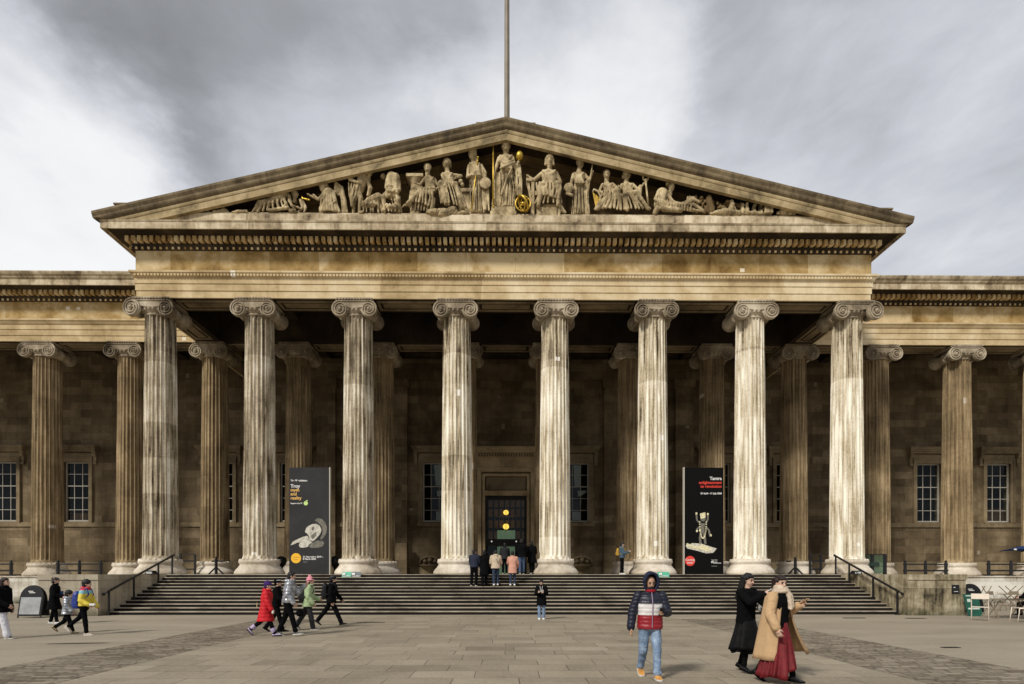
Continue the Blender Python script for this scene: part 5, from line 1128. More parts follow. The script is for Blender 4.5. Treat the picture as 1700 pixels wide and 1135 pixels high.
# ------------------------------------------------------------------ people
SK = {'light': plain('skin_light', (.56, .36, .26), .5, var=.08, spec=.35), 'mid': plain('skin_mid', (.44, .26, .17), .5, var=.1, spec=.35)}
HAIR = plain('black_hair', (.006, .005, .005), .5, var=.5, scale=40, bumpk=.5); HAIRB = plain('dark_brown_hair', (.020, .010, .008), .5, var=.5, scale=40, bumpk=.5)
EYEM = plain('eye_dark', (.015, .012, .01), .2); LIP = plain('lips', (.36, .12, .10), .5); SOLE = plain('shoe_sole', (.62, .60, .55), .6); BLK = cloth('black_cloth', (.0045, .0045, .005), .95, spec=.06); NAVY = cloth('navy_cloth', (.012, .016, .035), spec=.4)
def V(*a): return Vector(a)
class Person:
    def __init__(s, loc, H, rz, label, legs=((18, 5, 0), (-18, 15, 25)), arms=((5, 6, 15, .1), (5, 6, 15, .1)), lean=3, head=(0, 0), skin='light', w=1.0, vox=.014, group=None, hs=None, z=None):
        s.H = H; s.w = w; s.vox = vox; h = H
        s.hipz = .515 * h; s.skin = SK[skin]
        J = {}; J['pel'] = V(0, 0, s.hipz)
        for sd, (t, k, f) in zip((1, -1), legs):
            hip = V(sd * .052 * h, 0, s.hipz - .01 * h); t, k = R(t), R(k)
            kn = hip + V(sd * .004 * h, math.sin(t), -math.cos(t)) * .232 * h; an = kn + V(0, math.sin(t - k), -math.cos(t - k)) * .232 * h
            J['hip', sd], J['kn', sd], J['an', sd], J['fp', sd] = hip, kn, an, f
        low = min(s.foot_low(J['an', sd], J['fp', sd]) for sd in (1, -1))
        dz = V(0, 0, -low)
        for k in list(J):
            if isinstance(J[k], Vector): J[k] = J[k] + dz
        s.hipz += dz.z
        Rl = Matrix.Rotation(-R(lean), 3, 'X'); P = J['pel']
        up = lambda v: P + Rl @ (v)
        J['waist'] = up(V(0, 0, .10 * h)); J['chest'] = up(V(0, .0, .215 * h)); J['shc'] = up(V(0, -.004 * h, .295 * h)); J['neck'] = up(V(0, 0, .325 * h)); s.Rl = Rl
        s.hs = (hs or .222 * (h / 1.7) ** .45) / .225
        J['head'] = J['neck'] + Rl @ V(0, .012 * h, 0) + V(0, 0, .045 * h + .06 * s.hs)
        for sd, (a, b, c, inr) in zip((1, -1), arms):
            shp = up(V(sd * .108 * h * w, -.004 * h, .282 * h)); a, b, c = R(a), R(b), R(c)
            d1 = V(sd * math.sin(b), math.sin(a) * math.cos(b), -math.cos(a) * math.cos(b)); el = shp + d1 * .17 * h
            d2 = V(-sd * inr + sd * math.sin(b) * .5, math.sin(a + c), -math.cos(a + c)).normalized(); wr = el + d2 * .145 * h
            J['sh', sd], J['el', sd], J['wr', sd], J['hd', sd] = shp, el, wr, d2
        s.J = J; s.root = empty('person', (loc[0], loc[1], loc[2] if z is None else z), rz); tag(s.root, label, 'person', group)
        s.Hm = Matrix.Rotation(R(head[0]), 3, 'Z') @ Matrix.Rotation(R(head[1]), 3, 'X')
        s.mat = Matrix.Translation(s.root.location) @ Matrix.Rotation(rz, 4, 'Z')
        s.body()
    def foot_low(s, an, f):
        a = R(f); h = s.H; toe = an + V(0, math.cos(a) * .11 * h + math.sin(a) * -.045 * h, -math.sin(a) * .11 * h - math.cos(a) * .045 * h); heel = an + V(0, -math.cos(a) * .035 * h - math.sin(a) * .045 * h, math.sin(a) * .035 * h - math.cos(a) * .045 * h)
        return min(toe.z, heel.z)
    def hd(s, x, y, z): return s.J['head'] + s.Hm @ (V(x, y, z) * s.hs)
    def body(s):
        J, h = s.J, s.H; m = MB()
        for sd in (1, -1):
            m.cap(J['hip', sd], J['kn', sd], .047 * h, .032 * h); m.cap(J['kn', sd], J['an', sd], .031 * h, .020 * h); m.cap(J['sh', sd], J['el', sd], .024 * h, .021 * h); m.cap(J['el', sd], J['wr', sd], .021 * h, .0155 * h)
        m.cap(J['pel'], J['chest'], .068 * h, .072 * h, 14); m.cap(J['sh', 1], J['sh', -1], .024 * h); m.cap(J['chest'], J['neck'], .06 * h, .034 * h); m.cap(J['neck'], s.hd(0, -.01, -.05), .034 * h, .033 * h)
        k = s.hs
        m.ell(s.hd(0, -.008, .02), (.074 * k, .094 * k, .092 * k), rot=s.Hm); m.ell(s.hd(0, .028, -.03), (.060 * k, .060 * k, .076 * k), rot=s.Hm); m.ell(s.hd(0, .055, -.083), (.030 * k, .026 * k, .022 * k), rot=s.Hm)
        m.cap(s.hd(0, .084, .010), s.hd(0, .104, -.022), .010 * k, .014 * k)
        for sx in (-1, 1): m.ell(s.hd(sx * .076, -.005, -.01), (.014 * k, .02 * k, .03 * k), rot=s.Hm)
        ex = MB()
        for sd in (1, -1): s.hand(ex, J['wr', sd], J['hd', sd], sd)
        remesh(m, 'body', s.skin, s.root, s.vox * .8, 2, None, ex)
        m = MB()
        for sx in (-1, 1): m.ell(s.hd(sx * .030, .080, .010), (.015 * k, .010 * k, .0085 * k), 8, 6, s.Hm)
        m.build('eyes', EYEM, s.root, True); m = MB()
        for sx in (-1, 1): m.cap(s.hd(sx * .015, .089, .031), s.hd(sx * .045, .078, .033), .0045 * k)
        m.build('eyebrows', HAIR, s.root, True); m = MB(); m.ell(s.hd(0, .082, -.055), (.024 * k, .012 * k, .009 * k), 10, 6, s.Hm); m.build('lips', LIP, s.root, True)
    def hand(s, m, wr, d, sd, curl=35):
        k = s.H / 1.7; d = d.normalized(); n = V(-sd, 0, 0); n = (n - d * n.dot(d)); n = n.normalized() if n.length > .2 else V(0, 0, 1); w = d.cross(n).normalized()
        if w.z < 0 and abs(w.z) > .3: w = -w
        if w.y < 0 and abs(w.y) > .5: w = -w
        pe = wr + d * .085 * k
        m.rings([[c + w * (a * math.cos(2 * PI * j / 12)) + n * (b * math.sin(2 * PI * j / 12)) for j in range(12)] for c, a, b in ((wr - d * .02 * k, .027 * k, .020 * k), (wr + d * .02 * k, .034 * k, .018 * k), (wr + d * .06 * k, .041 * k, .016 * k), (pe, .038 * k, .013 * k))])
        for i, L in enumerate((.062, .076, .080, .072)):
            o = (i - 1.5) * .0205 * k; b = pe - d * .005 * k + w * o; c1 = R(curl * .5); c2 = R(curl * 1.3); c3 = R(curl * 2)
            p1 = b + (d * math.cos(c1) + n * math.sin(c1)) * L * .45 * k; p2 = p1 + (d * math.cos(c2) + n * math.sin(c2)) * L * .32 * k; p3 = p2 + (d * math.cos(c3) + n * math.sin(c3)) * L * .25 * k
            m.tube([b, p1, p2, p3], [.0095 * k, .009 * k, .0082 * k, .006 * k], 7)
        tb = wr + d * .03 * k + w * .034 * k; t1 = tb + (w * .55 + d * .7 + n * .35).normalized() * .038 * k; t2 = t1 + (w * .15 + d * .9 + n * .4).normalized() * .030 * k
        m.tube([tb - w * .012 * k, tb, t1, t2], [.013 * k, .013 * k, .0105 * k, .0075 * k], 7)
    def trousers(s, mat, rt=.058, rk=.044, ra=.034, amp=.008, cut=1.0, name='trousers', flare=0):
        J, h = s.J, s.H; m = MB()
        for sd in (1, -1):
            e = J['kn', sd] + (J['an', sd] - J['kn', sd]) * cut
            m.cap(J['hip', sd], J['kn', sd], rt * h, rk * h, 12); m.cap(J['kn', sd], e, rk * h, (ra + flare) * h, 12)
            if cut > .9 and not flare:
                for t, k in ((.80, 1.10), (.90, 1.18)): m.ell(J['kn', sd] + (J['an', sd] - J['kn', sd]) * t, ra * h * k)
        m.cap(J['pel'] + V(-.03 * h, 0, -.01 * h), J['pel'] + V(.03 * h, 0, -.01 * h), .066 * h, .066 * h, 12); m.cap(J['pel'], J['waist'], .062 * h, .062 * h, 12)
        return remesh(m, name, mat, s.root, s.vox, 2, fold_noise(amp, 12, 16))
    def shoes(s, mat, sole=None, size=1.0, boot=0, laces=None):
        J, h = s.J, s.H * size; 
        for sd in (1, -1):
            a = R(J['fp', sd]); an = J['an', sd]; hh = s.H
            def L(y, z, x=0): return an + V(x, math.cos(a) * y * hh + math.sin(a) * z * hh, -math.sin(a) * y * hh + math.cos(a) * z * hh)
            m = MB(); rs = []
            for y, zt, hw in ((-.042, -.012, .012), (-.034, .004, .022), (-.010, .012, .025), (.02, .004, .026), (.05, -.012, .029), (.08, -.022, .029), (.102, -.030, .021), (.112, -.035, .008)):
                zb = -.040; c = (zt + zb) / 2; hz = (zt - zb) / 2; rs.append([L(y, c + hz * math.sin(2 * PI * j / 12), hw * hh * size * math.cos(2 * PI * j / 12)) for j in range(12)])
            m.rings(rs)
            if boot: m.tube([L(-.008, -.01), an + (J['kn', sd] - an) * .25, an + (J['kn', sd] - an) * boot], [.036 * hh, .044 * hh, .050 * hh], 12)
            o = m.build('shoe' if not boot else 'boot', mat, s.root, True); o.modifiers.new('s', 'SUBSURF').render_levels = 1
            m = MB(); rs = []
            for y, hw in ((-.046, .010), (-.038, .022), (0, .024), (.05, .030), (.09, .028), (.113, .012)): rs.append([L(y, z, x * hw * hh * size) for x, z in ((-1, -.046), (1, -.046), (1, -.032), (-1, -.032))])
            m.rings(rs); m.build('sole', sole or BLK, o)
    def sleeve_geo(s, m, rs=.048, rw=.033, upto=1.0, sds=(1, -1)):
        J, h = s.J, s.H
        for sd in sds:
            e = J['el', sd] + (J['wr', sd] - J['el', sd]) * upto
            m.cap(J['sh', sd] - V(sd * .004 * h, 0, .004 * h), J['el', sd], rs * h, (rs * .6 + rw * .4) * h, 12); m.cap(J['el', sd], e, (rs * .6 + rw * .4) * h, rw * h, 12)
    def torso_geo(s, m, fat=1.0, hem=.06, flare=.0, knees=0, front=0):
        """hem: how far below the pelvis, as a fraction of height"""
        J, h = s.J, s.H; f = fat; w = s.w
        kc = (J['kn', 1] + J['kn', -1]) / 2
        L = [(J['neck'], .040, .038), (J['shc'] + V(0, 0, .014 * h), .068 * w, .052), (J['shc'] - V(0, 0, .012 * h), .108 * w, .066 * f), (J['chest'], .106 * w * f, .078 * f), (J['waist'], .092 * w * f, .070 * f), (J['pel'] + V(0, 0, .01 * h), .098 * w * f, .074 * f)]
        n = max(2, int(hem / .05))
        for i in range(1, n + 1):
            t = i / n; d = hem * t * h; c = J['pel'] + V(0, 0, .01 * h - d); q = min(1, d / (.24 * h)); c = V(c.x, c.y + (kc.y - J['pel'].y) * q * .8, c.z)
            dy = abs(J['kn', 1].y - J['kn', -1].y) * .5 * q
            L.append((c, (.098 * w * f + flare * t), (.074 * f + flare * t * .9) + dy / h * .6))
        m.rings([[c + V(rx * h * math.cos(2 * PI * j / 24), ry * h * math.sin(2 * PI * j / 24), 0) for j in range(24)] for c, rx, ry in L])
        return L
    def jacket(s, mat, fat=1.12, hem=.05, flare=0, quilt=0, qp=.075, amp=.007, rs=.048, rw=.034, sleeves=None, name='jacket', collar=True, upto=1.0, hood=None):
        m = MB(); s.torso_geo(m, fat, hem, flare)
        J, h = s.J, s.H
        if collar: m.tube([J['neck'] + V(.045 * h * math.cos(a * PI / 6), .045 * h * math.sin(a * PI / 6) + .006 * h, .010 * h + .004 * h * math.sin(a * PI / 6)) for a in range(13)], .017 * h, 8)
        if hood: m.ell(J['neck'] + V(0, -.055 * h, .0), (.065 * h, .04 * h, .042 * h)); m.tube([J['neck'] + V(.055 * h * math.cos(a), -.012 * h - .05 * h * math.sin(a), .012 * h) for a in [PI * i / 8 for i in range(9)]], .022 * h, 8)
        if sleeves is None: s.sleeve_geo(m, rs, rw, upto)
        o = remesh(m, name, mat, s.root, s.vox, 3, fold_noise(amp, 11, 11, quilt, qp))
        if sleeves is not None:
            for sd in (1, -1): m = MB(); s.sleeve_geo(m, rs, rw, upto, (sd,)); remesh(m, 'sleeve', sleeves, s.root, s.vox, 3, fold_noise(amp, 11, 11, quilt, qp))
        return o
    def skirt(s, mat, z0, z1, r0, r1, n=26, name='skirt', sway=(0, 0), fold=.10, ry=.85, lift=0):
        J, h = s.J, s.H; m = MB(); rs = []; N = 120
        for i in range(13):
            t = i / 12; z = z0 + (z1 - z0) * t; r = (r0 + (r1 - r0) * t ** 1.2) * h; c = V(J['pel'].x + sway[0] * t * t, J['pel'].y + sway[1] * t * t, z * h); ring = []
            kc = (J['kn', 1].y + J['kn', -1].y) / 2; c.y += kc * .5 * min(1, t * 1.5)
            for j in range(N):
                a = 2 * PI * j / N; wv = 1 + fold * t * math.sin(n * a + 2 * math.sin(3 * a) + t) + .06 * t * noise.noise(V(3 * math.cos(a), 3 * math.sin(a), t * 2))
                zz = c.z + (.012 * h * math.sin(5 * a) if i == 12 else 0) + lift * h * t * max(0, -math.cos(a + .5)) ** .8
                ring.append((c.x + r * wv * math.cos(a), c.y + r * ry * wv * math.sin(a), zz))
            rs.append(ring)
        m.rings(rs); return m.build(name, mat, s.root, True)
    def hair(s, mat, style='short', name='hair'):
        k = s.hs; m = MB(); J = s.J
        m.ell(s.hd(0, -.022, .034), (.084 * k, .096 * k, .092 * k), rot=s.Hm)
        m.ell(s.hd(0, -.045, -.02), (.078 * k, .066 * k, .08 * k), rot=s.Hm)
        m.ell(s.hd(0, -.055, -.05), (.070 * k, .055 * k, .07 * k), rot=s.Hm)
        if style != 'bald': m.ell(s.hd(.01, .045, .078), (.062 * k, .042 * k, .026 * k), rot=s.Hm)
        if style == 'short':
            for sx in (-1, 1): m.ell(s.hd(sx * .068, -.01, .02), (.018 * k, .04 * k, .05 * k), rot=s.Hm)
        if style in ('long', 'bob'):
            L = -.36 if style == 'long' else -.10
            for sx in (-1, 1):
                for j in range(1, 4):
                    a = (j / 3) * 1.2; m.cap(s.hd(sx * .075, .015 - .03 * j, .04), s.hd(sx * (.082 - .012 * j), -.02 - .035 * j, L * (.85 if j == 1 else 1)), .032 * k, .030 * k)
            m.cap(s.hd(0, -.07, .02), s.hd(0, -.10, L), .07 * k, .055 * k)
        if style == 'bun': m.ell(s.hd(0, -.125, .05), .035 * k); m.cap(s.hd(0, -.10, .03), s.hd(0, -.11, -.10), .03 * k, .015 * k)
        if style == 'beret': m.ell(s.hd(0, -.01, .075), (.115 * k, .125 * k, .06 * k), rot=s.Hm)
        if style == 'puff': m.ell(s.hd(0, -.03, .045), (.105 * k, .115 * k, .105 * k), rot=s.Hm); m.ell(s.hd(0, -.06, -.02), (.095 * k, .08 * k, .09 * k), rot=s.Hm)
        return remesh(m, name, mat, s.root, s.vox * .8, 1, fold_noise(.006, 30, 12))
    def beanie(s, mat, pom=None, stripe=None):
        k = s.hs; m = MB(); m.ell(s.hd(0, -.022, .06), (.092 * k, .104 * k, .105 * k), rot=s.Hm); m.ell(s.hd(0, -.05, -.01), (.084 * k, .066 * k, .06 * k), rot=s.Hm)
        rs = [s.hd(.090 * math.cos(a), -.012 + .106 * math.sin(a), .045) for a in [2 * PI * i / 24 for i in range(25)]]; m.tube(rs, .017 * k, 8)
        o = remesh(m, 'beanie', mat, s.root, s.vox * .8, 1, fold_noise(.003, 40, 3))
        if pom: m = MB(); m.ell(s.hd(0, -.03, .165), .04 * k); remesh(m, 'pompom', pom, s.root, .01, 0, fold_noise(.012, 60, 60)).parent = o
        if stripe: m = MB(); m.tube([s.hd(.080 * math.cos(a), -.012 + .094 * math.sin(a), .092) for a in [2 * PI * i / 24 for i in range(25)]], .010 * k, 6); m.build('stripe', stripe, o, True)
        return o
    def hood_up(s, mat, name='hood'):
        k = s.hs; m = MB(); rs = []
        for i in range(10):      # shell of revolution opened to the front
            t = i / 9; y = .055 - .19 * t; r = (.118 if t < .6 else .118 * math.sqrt(max(0, 1 - ((t - .6) / .4) ** 2))) + .001
            rs.append([s.hd(r * (.95) * math.cos(a), y, .018 + r * 1.2 * math.sin(a) + .02 * (math.sin(a) > .6)) for a in [2 * PI * j / 24 for j in range(24)]])
        m.rings(rs, cap=False); m.add(rs[-1], [tuple(range(24))]); m.tube(rs[0] + [rs[0][0]], .024 * k, 8)
        o = m.build(name, mat, s.root, True); q = o.modifiers.new('s', 'SOLIDIFY'); q.thickness = .015; return o
    def backpack(s, mat, label, size=1.0, low=0.0, x=0):
        J, h = s.J, s.H; c = J['chest'] + V(x, -.135 * h, -.03 * h - low * h)
        o = empty('backpack'); m = MB(); k = size * h
        rs = [[V(rx * k * math.copysign(abs(math.cos(2 * PI * j / 20)) ** .6, math.cos(2 * PI * j / 20)), ry * k * math.copysign(abs(math.sin(2 * PI * j / 20)) ** .6, math.sin(2 * PI * j / 20)), z * k) for j in range(20)] for rx, ry, z in ((.02, .01, -.14), (.075, .045, -.135), (.085, .055, -.10), (.085, .052, 0), (.078, .045, .08), (.055, .03, .12), (.02, .01, .132))]
        m.rings(rs); m.ell((0, -.05 * k, -.06 * k), (.062 * k, .03 * k, .055 * k)); remesh(m, 'pack', mat, o, s.vox, 2, fold_noise(.006, 12, 12))
        m = MB(); P = lambda v: v - c
        for sx in (-1, 1):
            m.tube([P(J['shc'] + V(sx * .05 * h, -.085 * h, 0)), P(J['shc'] + V(sx * .058 * h, -.03 * h, .038 * h)), P(J['shc'] + V(sx * .06 * h, .045 * h, .015 * h)), P(J['chest'] + V(sx * .075 * h, .085 * h, .0)), P(J['waist'] + V(sx * .105 * h, .02 * h, .02 * h)), P(J['waist'] + V(sx * .09 * h, -.09 * h, .01 * h))], .012 * h, 6)
        m.build('strap', mat, o, True)
        o.matrix_world = s.mat @ Matrix.Translation(c); tag(o, label, 'backpack'); return o
    def phone(s, label, sd=-1, mat=None, tilt=50):
        p = s.J['wr', sd] + s.J['hd', sd].normalized() * .10 * s.H / 1.7 + V(-sd * .012, 0, .012); o = empty('phone'); m = MB(); m.box(-.037, .037, -.006, .006, -.075, .075); m.build('case', mat or M['black'], o, bevel=.003); m = MB(); m.box(-.033, .033, .0062, .0072, -.068, .068); m.build('screen', plain('dark_screen', (.02, .02, .025), .08), o)
        o.matrix_world = s.mat @ Matrix.Translation(p) @ Matrix.Rotation(R(-tilt), 4, 'X') @ Matrix.Rotation(PI, 4, 'Z'); tag(o, label, 'phone'); return o
    def tubecloth(s, pts, r, mat, name, vox=None): m = MB(); [m.tube(p, r, 8) for p in pts]; return remesh(m, name, mat, s.root, vox or s.vox, 1, fold_noise(.005, 30, 30))

def banded(name, stops, rough=.55):
    """cloth whose colour changes with height in the wearer's frame"""
    m, t, b = mat_base(name); tc = t.new('ShaderNodeTexCoord').outputs['Object']; s = t.new('ShaderNodeSeparateXYZ', ins={0: tc}); n = t.noise(tc, 20, 3, .6)
    z = t.math('ADD', s.outputs[2], t.math('MULTIPLY', t.math('SUBTRACT', n, .5), .012)); e = [(0, stops[0][1])] + [(p / 2, c) for p, c in stops[1:]]
    t.l.new(t.ramp(t.math('DIVIDE', z, 2.0), e, 'CONSTANT'), b.inputs['Base Color']); b.inputs['Roughness'].default_value = rough; bump(t, b, t.noise(tc, 60, 3, .6), .2, .004); return m
def denim():
    m, t, b = mat_base('washed_denim'); tc = t.new('ShaderNodeTexCoord').outputs['Object']
    v = t.math('ADD', t.math('MULTIPLY', t.noise(t.scalev(tc, (1, 1, .6)), 9, 4, .6), .7), t.math('MULTIPLY', t.noise(tc, 60, 3, .7), .3))
    t.l.new(t.ramp(v, [(.34, (.09, .14, .23)), (.52, (.19, .27, .39)), (.70, (.38, .48, .60))]), b.inputs['Base Color']); b.inputs['Roughness'].default_value = .85; bump(t, b, t.noise(tc, 90, 3, .6), .3, .004); return m

FAR = 'people walking across the forecourt'; DOORG = 'visitors climbing towards the main door'
# hooded man in the tricolour puffer jacket
p = Person(gp(1079, 1126), 1.66, R(180), 'bearded man in a navy, white and red puffer jacket with hood up, reading his phone', legs=((-9, 26, 22), (13, 8, -2)), arms=((-3, 17, 14, .0), (12, 12, 82, .62)), lean=2, head=(0, -17), skin='mid', w=1.10, vox=.009)
H = p.H; z1 = p.J['chest'].z - .015; z2 = p.J['waist'].z - .005
p.trousers(denim(), .056, .041, .031, .010)
p.jacket(banded('tricolour_puffer', [(0, (.27, .010, .018)), (z2 - .0, (.72, .70, .68)), (z1, (.009, .011, .024))], .45), 1.14, .045, 0, .008, .062, .006, .049, .036, cloth('navy_puffer', (.009, .011, .024), .5, spec=.35), collar=False)
p.tubecloth([[p.J['neck'] + V(.06 * math.cos(a * PI / 6), .07 * math.sin(a * PI / 6) + .015, .008 + .0 * a) for a in range(13)]], .026, cloth('dark_red_collar', (.33, .015, .025)), 'collar')
p.hood_up(cloth('navy_hood', (.018, .024, .05)))
m = MB(); m.ell(p.hd(0, .062, -.075), (.05 * p.hs, .045 * p.hs, .045 * p.hs), rot=p.Hm); m.ell(p.hd(0, .088, -.044), (.03, .012, .008), rot=p.Hm); remesh(m, 'beard', HAIR, p.root, .008, 1, fold_noise(.004, 60, 60))
m = MB(); m.tube([p.J['neck'] + V(0, .082, .01), p.J['chest'] + V(0, .168, 0), p.J['waist'] + V(0, .152, 0), p.J['pel'] + V(0, .155, -.03)], .006, 6); m.build('zip', plain('zip', (.35, .25, .35), .4), p.root)
p.shoes(plain('tan_trainer', (.55, .26, .06), .6, var=.5, scale=14), SOLE, 1.12)
p.phone('dark phone in the left hand of the hooded man', -1, tilt=35)
# woman in the long black coat
p = Person(gp(1238, 1116), 1.66, R(-152), 'long-haired woman in a long flared black coat, arms raised to her phone', legs=((14, 22, 8), (-10, 8, 18)), arms=((56, 5, 78, .9), (42, 8, 70, .6)), lean=4, head=(2, -14), vox=.010)
p.trousers(cloth('black_tights', (.004, .004, .0045), spec=.08), .045, .034, .024, .003)
p.jacket(BLK, 1.10, .10, .0, 0, .1, .008, .042, .031, collar=False); p.skirt(plain('black_quilted_coat', (.006, .006, .0065), .7, var=.5, spec=.12), .60, .25, .088, .185, 9, 'coat_skirt', fold=.06)
p.skirt(BLK, .40, .215, .11, .165, 12, 'underskirt', fold=.05); p.hair(HAIR, 'long'); p.shoes(plain('black_leather', (.012, .012, .012), .2), None, .95)
p.phone('pale phone held up by the woman in the long black coat', 1, PR['white'], 60)
m = MB(); m.ell(p.J['chest'] + V(-.22, .10, -.14), (.05, .07, .09)); o = remesh(m, 'handbag', plain('white_black_print', (.35, .34, .33), .6, var=.9, scale=18), None, .01, 1); o.matrix_world = p.mat; tag(o, 'small white patterned bag held between the two women', 'bag')
# woman in camel coat and red skirt
p = Person(gp(1292, 1133), 1.64, R(-148), 'short-haired woman in an open camel coat, chunky scarf and long red skirt', legs=((-16, 14, 30), (18, 8, 0)), arms=((2, 16, 26, .12), (-4, 10, 128, .05)), lean=3, head=(-26, -12), vox=.010)
H = p.H; J = p.J; camel = cloth('camel_wool', (.50, .33, .18), .9, var=.12)
p.jacket(BLK, 1.08, .02, 0, 0, .1, .004, .036, .025, collar=False, name='top'); p.trousers(BLK, .045, .034, .024, .003)
p.skirt(cloth('red_pleated_fabric', (.15, .010, .014), .6, spec=.3, var=.45), .565, .06, .070, .142, 13, fold=.14, sway=(.03, -.03), ry=1.2, lift=.11)
m = MB(); rs = []                               # open coat: rings that leave a gap in front
for i in range(14):
    t = i / 13; z = J['shc'].z + .025 - (J['shc'].z - .20 * H) * t; gap = R(24) + R(30) * t ** .8
    rx = (.098 + .035 * t) * H * (1 if i else .72); ry = (.080 + .10 * t) * H * (1 if i else .7); ring = []
    for j in range(41):
        a = PI / 2 + gap + (2 * PI - 2 * gap) * j / 40; wv = 1 + .05 * t * math.sin(7 * a)
        sweep = (.32 * t ** 1.6) * H * max(0, -math.cos(a)) ** 1.5     # her left panel blows out behind
        ring.append((rx * wv * math.cos(a) - sweep * 1.05, ry * wv * math.sin(a) - .01 * H - .05 * t * H + sweep * .12, z + sweep * .12))
    rs.append(ring)
vs = [q for r_ in rs for q in r_]; m.add(vs, [(i * 41 + j, i * 41 + j + 1, (i + 1) * 41 + j + 1, (i + 1) * 41 + j) for i in range(13) for j in range(40)])
o = m.build('coat', [camel, cloth('coat_lining', (.03, .02, .014))], p.root, True); q = o.modifiers.new('s', 'SOLIDIFY'); q.thickness = .022; q.offset = 1; q.material_offset = 0
for sd in (1, -1): m = MB(); p.sleeve_geo(m, .050, .040, .92, (sd,)); remesh(m, 'sleeve', camel, p.root, .010, 3, fold_noise(.007, 12, 12))
sc_ = cloth('cream_check_scarf', (.56, .45, .34), .95, var=.35, scale=34)
nk = J['neck']; loops = [[nk + V((.085 - .01 * k) * math.cos(a), (.095 - .012 * k) * math.sin(a) + .01, .0 + .028 * k + .012 * math.sin(a + k)) for a in [2 * PI * i / 16 for i in range(17)]] for k in range(3)]
loops.append([nk + V(-.02, .10, .0), nk + V(-.03, .135, -.08), nk + V(-.035, .14, -.17), nk + V(-.04, .15, -.27)]); loops.append([nk + V(-.055, .09, .0), nk + V(-.075, .13, -.08), nk + V(-.08, .14, -.16), nk + V(-.085, .145, -.25)])
p.tubecloth(loops, .036, sc_, 'scarf'); p.hair(HAIRB, 'bob'); p.shoes(plain('black_leather', (.012, .012, .012), .2), None, 1.0)
p.phone('phone with brown case in the raised left hand of the woman in the camel coat', -1, plain('phone_gold', (.45, .3, .16), .4), 60)
m = MB(); m.tube([nk + V(.06, -.10, -.05), nk + V(.085, -.02, .012), nk + V(.10, .08, -.06), nk + V(.115, .11, -.18), nk + V(.14, .02, -.36)], .014, 6); m.build('bag_strap', BLK, p.root, True)

# group walking right towards the left-hand steps
RT = R(-90)
p = Person(gp(441, 1056), 1.50, R(-82), 'child in a long red padded coat, purple hat and lilac boots', legs=((22, 2, -8), (-22, 30, 48)), arms=((14, 8, 12, .1), (-14, 8, 12, .1)), lean=6, vox=.012, group=FAR)
p.trousers(BLK, .052, .042, .032, .004); p.jacket(cloth('red_puffer', (.55, .012, .02), .6, spec=.3), 1.28, .235, .006, .010, .10, .006, .052, .040, name='coat', hood=True)
p.beanie(cloth('purple_knit', (.05, .02, .12))); p.shoes(plain('lilac_boot', (.42, .34, .50), .6), BLK, 1.2, boot=.52)
m = MB(); m.box(-.006, .012, -.225, -.215, .78, .90); m.build('label_strip', plain('pale_yellow', (.7, .65, .3), .6), p.root); m = MB(); m.ell(p.J['wr', 1] + V(.02, .04, -.05), (.02, .03, .06)); m.build('glove', PR['white'], p.root, True)
p = Person(gp(459, 1049), 1.52, R(-80), 'child in a black and white striped hat half hidden behind the silver jacket', legs=((16, 2, -5), (-16, 20, 30)), arms=((20, 8, 60, .1), (20, 8, 60, .1)), vox=.016, group=FAR)
p.trousers(BLK); p.jacket(BLK, 1.15, .05); p.beanie(BLK, stripe=PR['white']); p.shoes(BLK)
p = Person(gp(478, 1056), 1.73, R(-78), 'man in a shiny silver puffer jacket and black trousers, hand near his mouth', legs=((17, 4, -4), (-12, 12, 22)), arms=((-6, 10, 40, .1), (30, 10, 105, .1)), lean=8, head=(0, -6), vox=.012, group=FAR)
p.trousers(BLK, .054, .042, .032); p.jacket(plain('silver_puffer', (.34, .36, .39), .36, .5, var=.7, scale=9, spec=.5), 1.22, .02, 0, .012, .085, .010, .052, .036, hood=True); p.hair(HAIR, 'short'); p.shoes(plain('grey_black_trainer', (.12, .12, .12), .5, var=.9, scale=20), SOLE, 1.1)
m = MB(); m.ell((.04, .1, .62), (.09, .10, .10)); o = remesh(m, 'shoulder_bag', BLK, None, .014, 1); o.matrix_world = p.mat @ Matrix.Translation((.0, .2, .0)); tag(o, 'small black bag hanging in front of the man in the silver jacket', 'bag')
p = Person(gp(512, 1045), 1.58, R(-78), 'young walker in a pink bobble hat and pale green jacket', legs=((12, 2, -3), (-24, 8, 30)), arms=((-4, 8, 40, .1), (6, 10, 60, .1)), lean=5, vox=.012, group=FAR)
p.trousers(cloth('dark_grey_trousers', (.025, .025, .027)), .056, .048, .042); p.jacket(cloth('pale_green_coat', (.36, .46, .25), .8, var=.12), 1.24, .085, .012, .004, .1, .008, .052, .040, hood=True); p.hair(HAIR, 'short'); p.beanie(cloth('pink_knit', (.72, .28, .33), var=.25), cloth('pink_pompom', (.78, .35, .38))); p.shoes(BLK, SOLE)
p.backpack(cloth('black_nylon', (.015, .015, .016), .4, spec=.5), 'black backpack on the walker in the pink bobble hat', 1.0, .02)
p = Person(gp(550, 1038), 1.68, R(-84), 'man all in black striding right at the front of the group', legs=((27, 4, -10), (-32, 6, 35)), arms=((-6, 10, 18, .05), (16, 10, 24, .05)), lean=6, vox=.012, group=FAR)
p.trousers(BLK, .056, .044, .036); p.jacket(BLK, 1.16, .07); p.hair(HAIR, 'puff'); p.shoes(plain('black_leather', (.012, .012, .012), .2), None, 1.15); p.backpack(cloth('black_pack', (.010, .010, .012), .5), 'black backpack on the man all in black', 1.1)
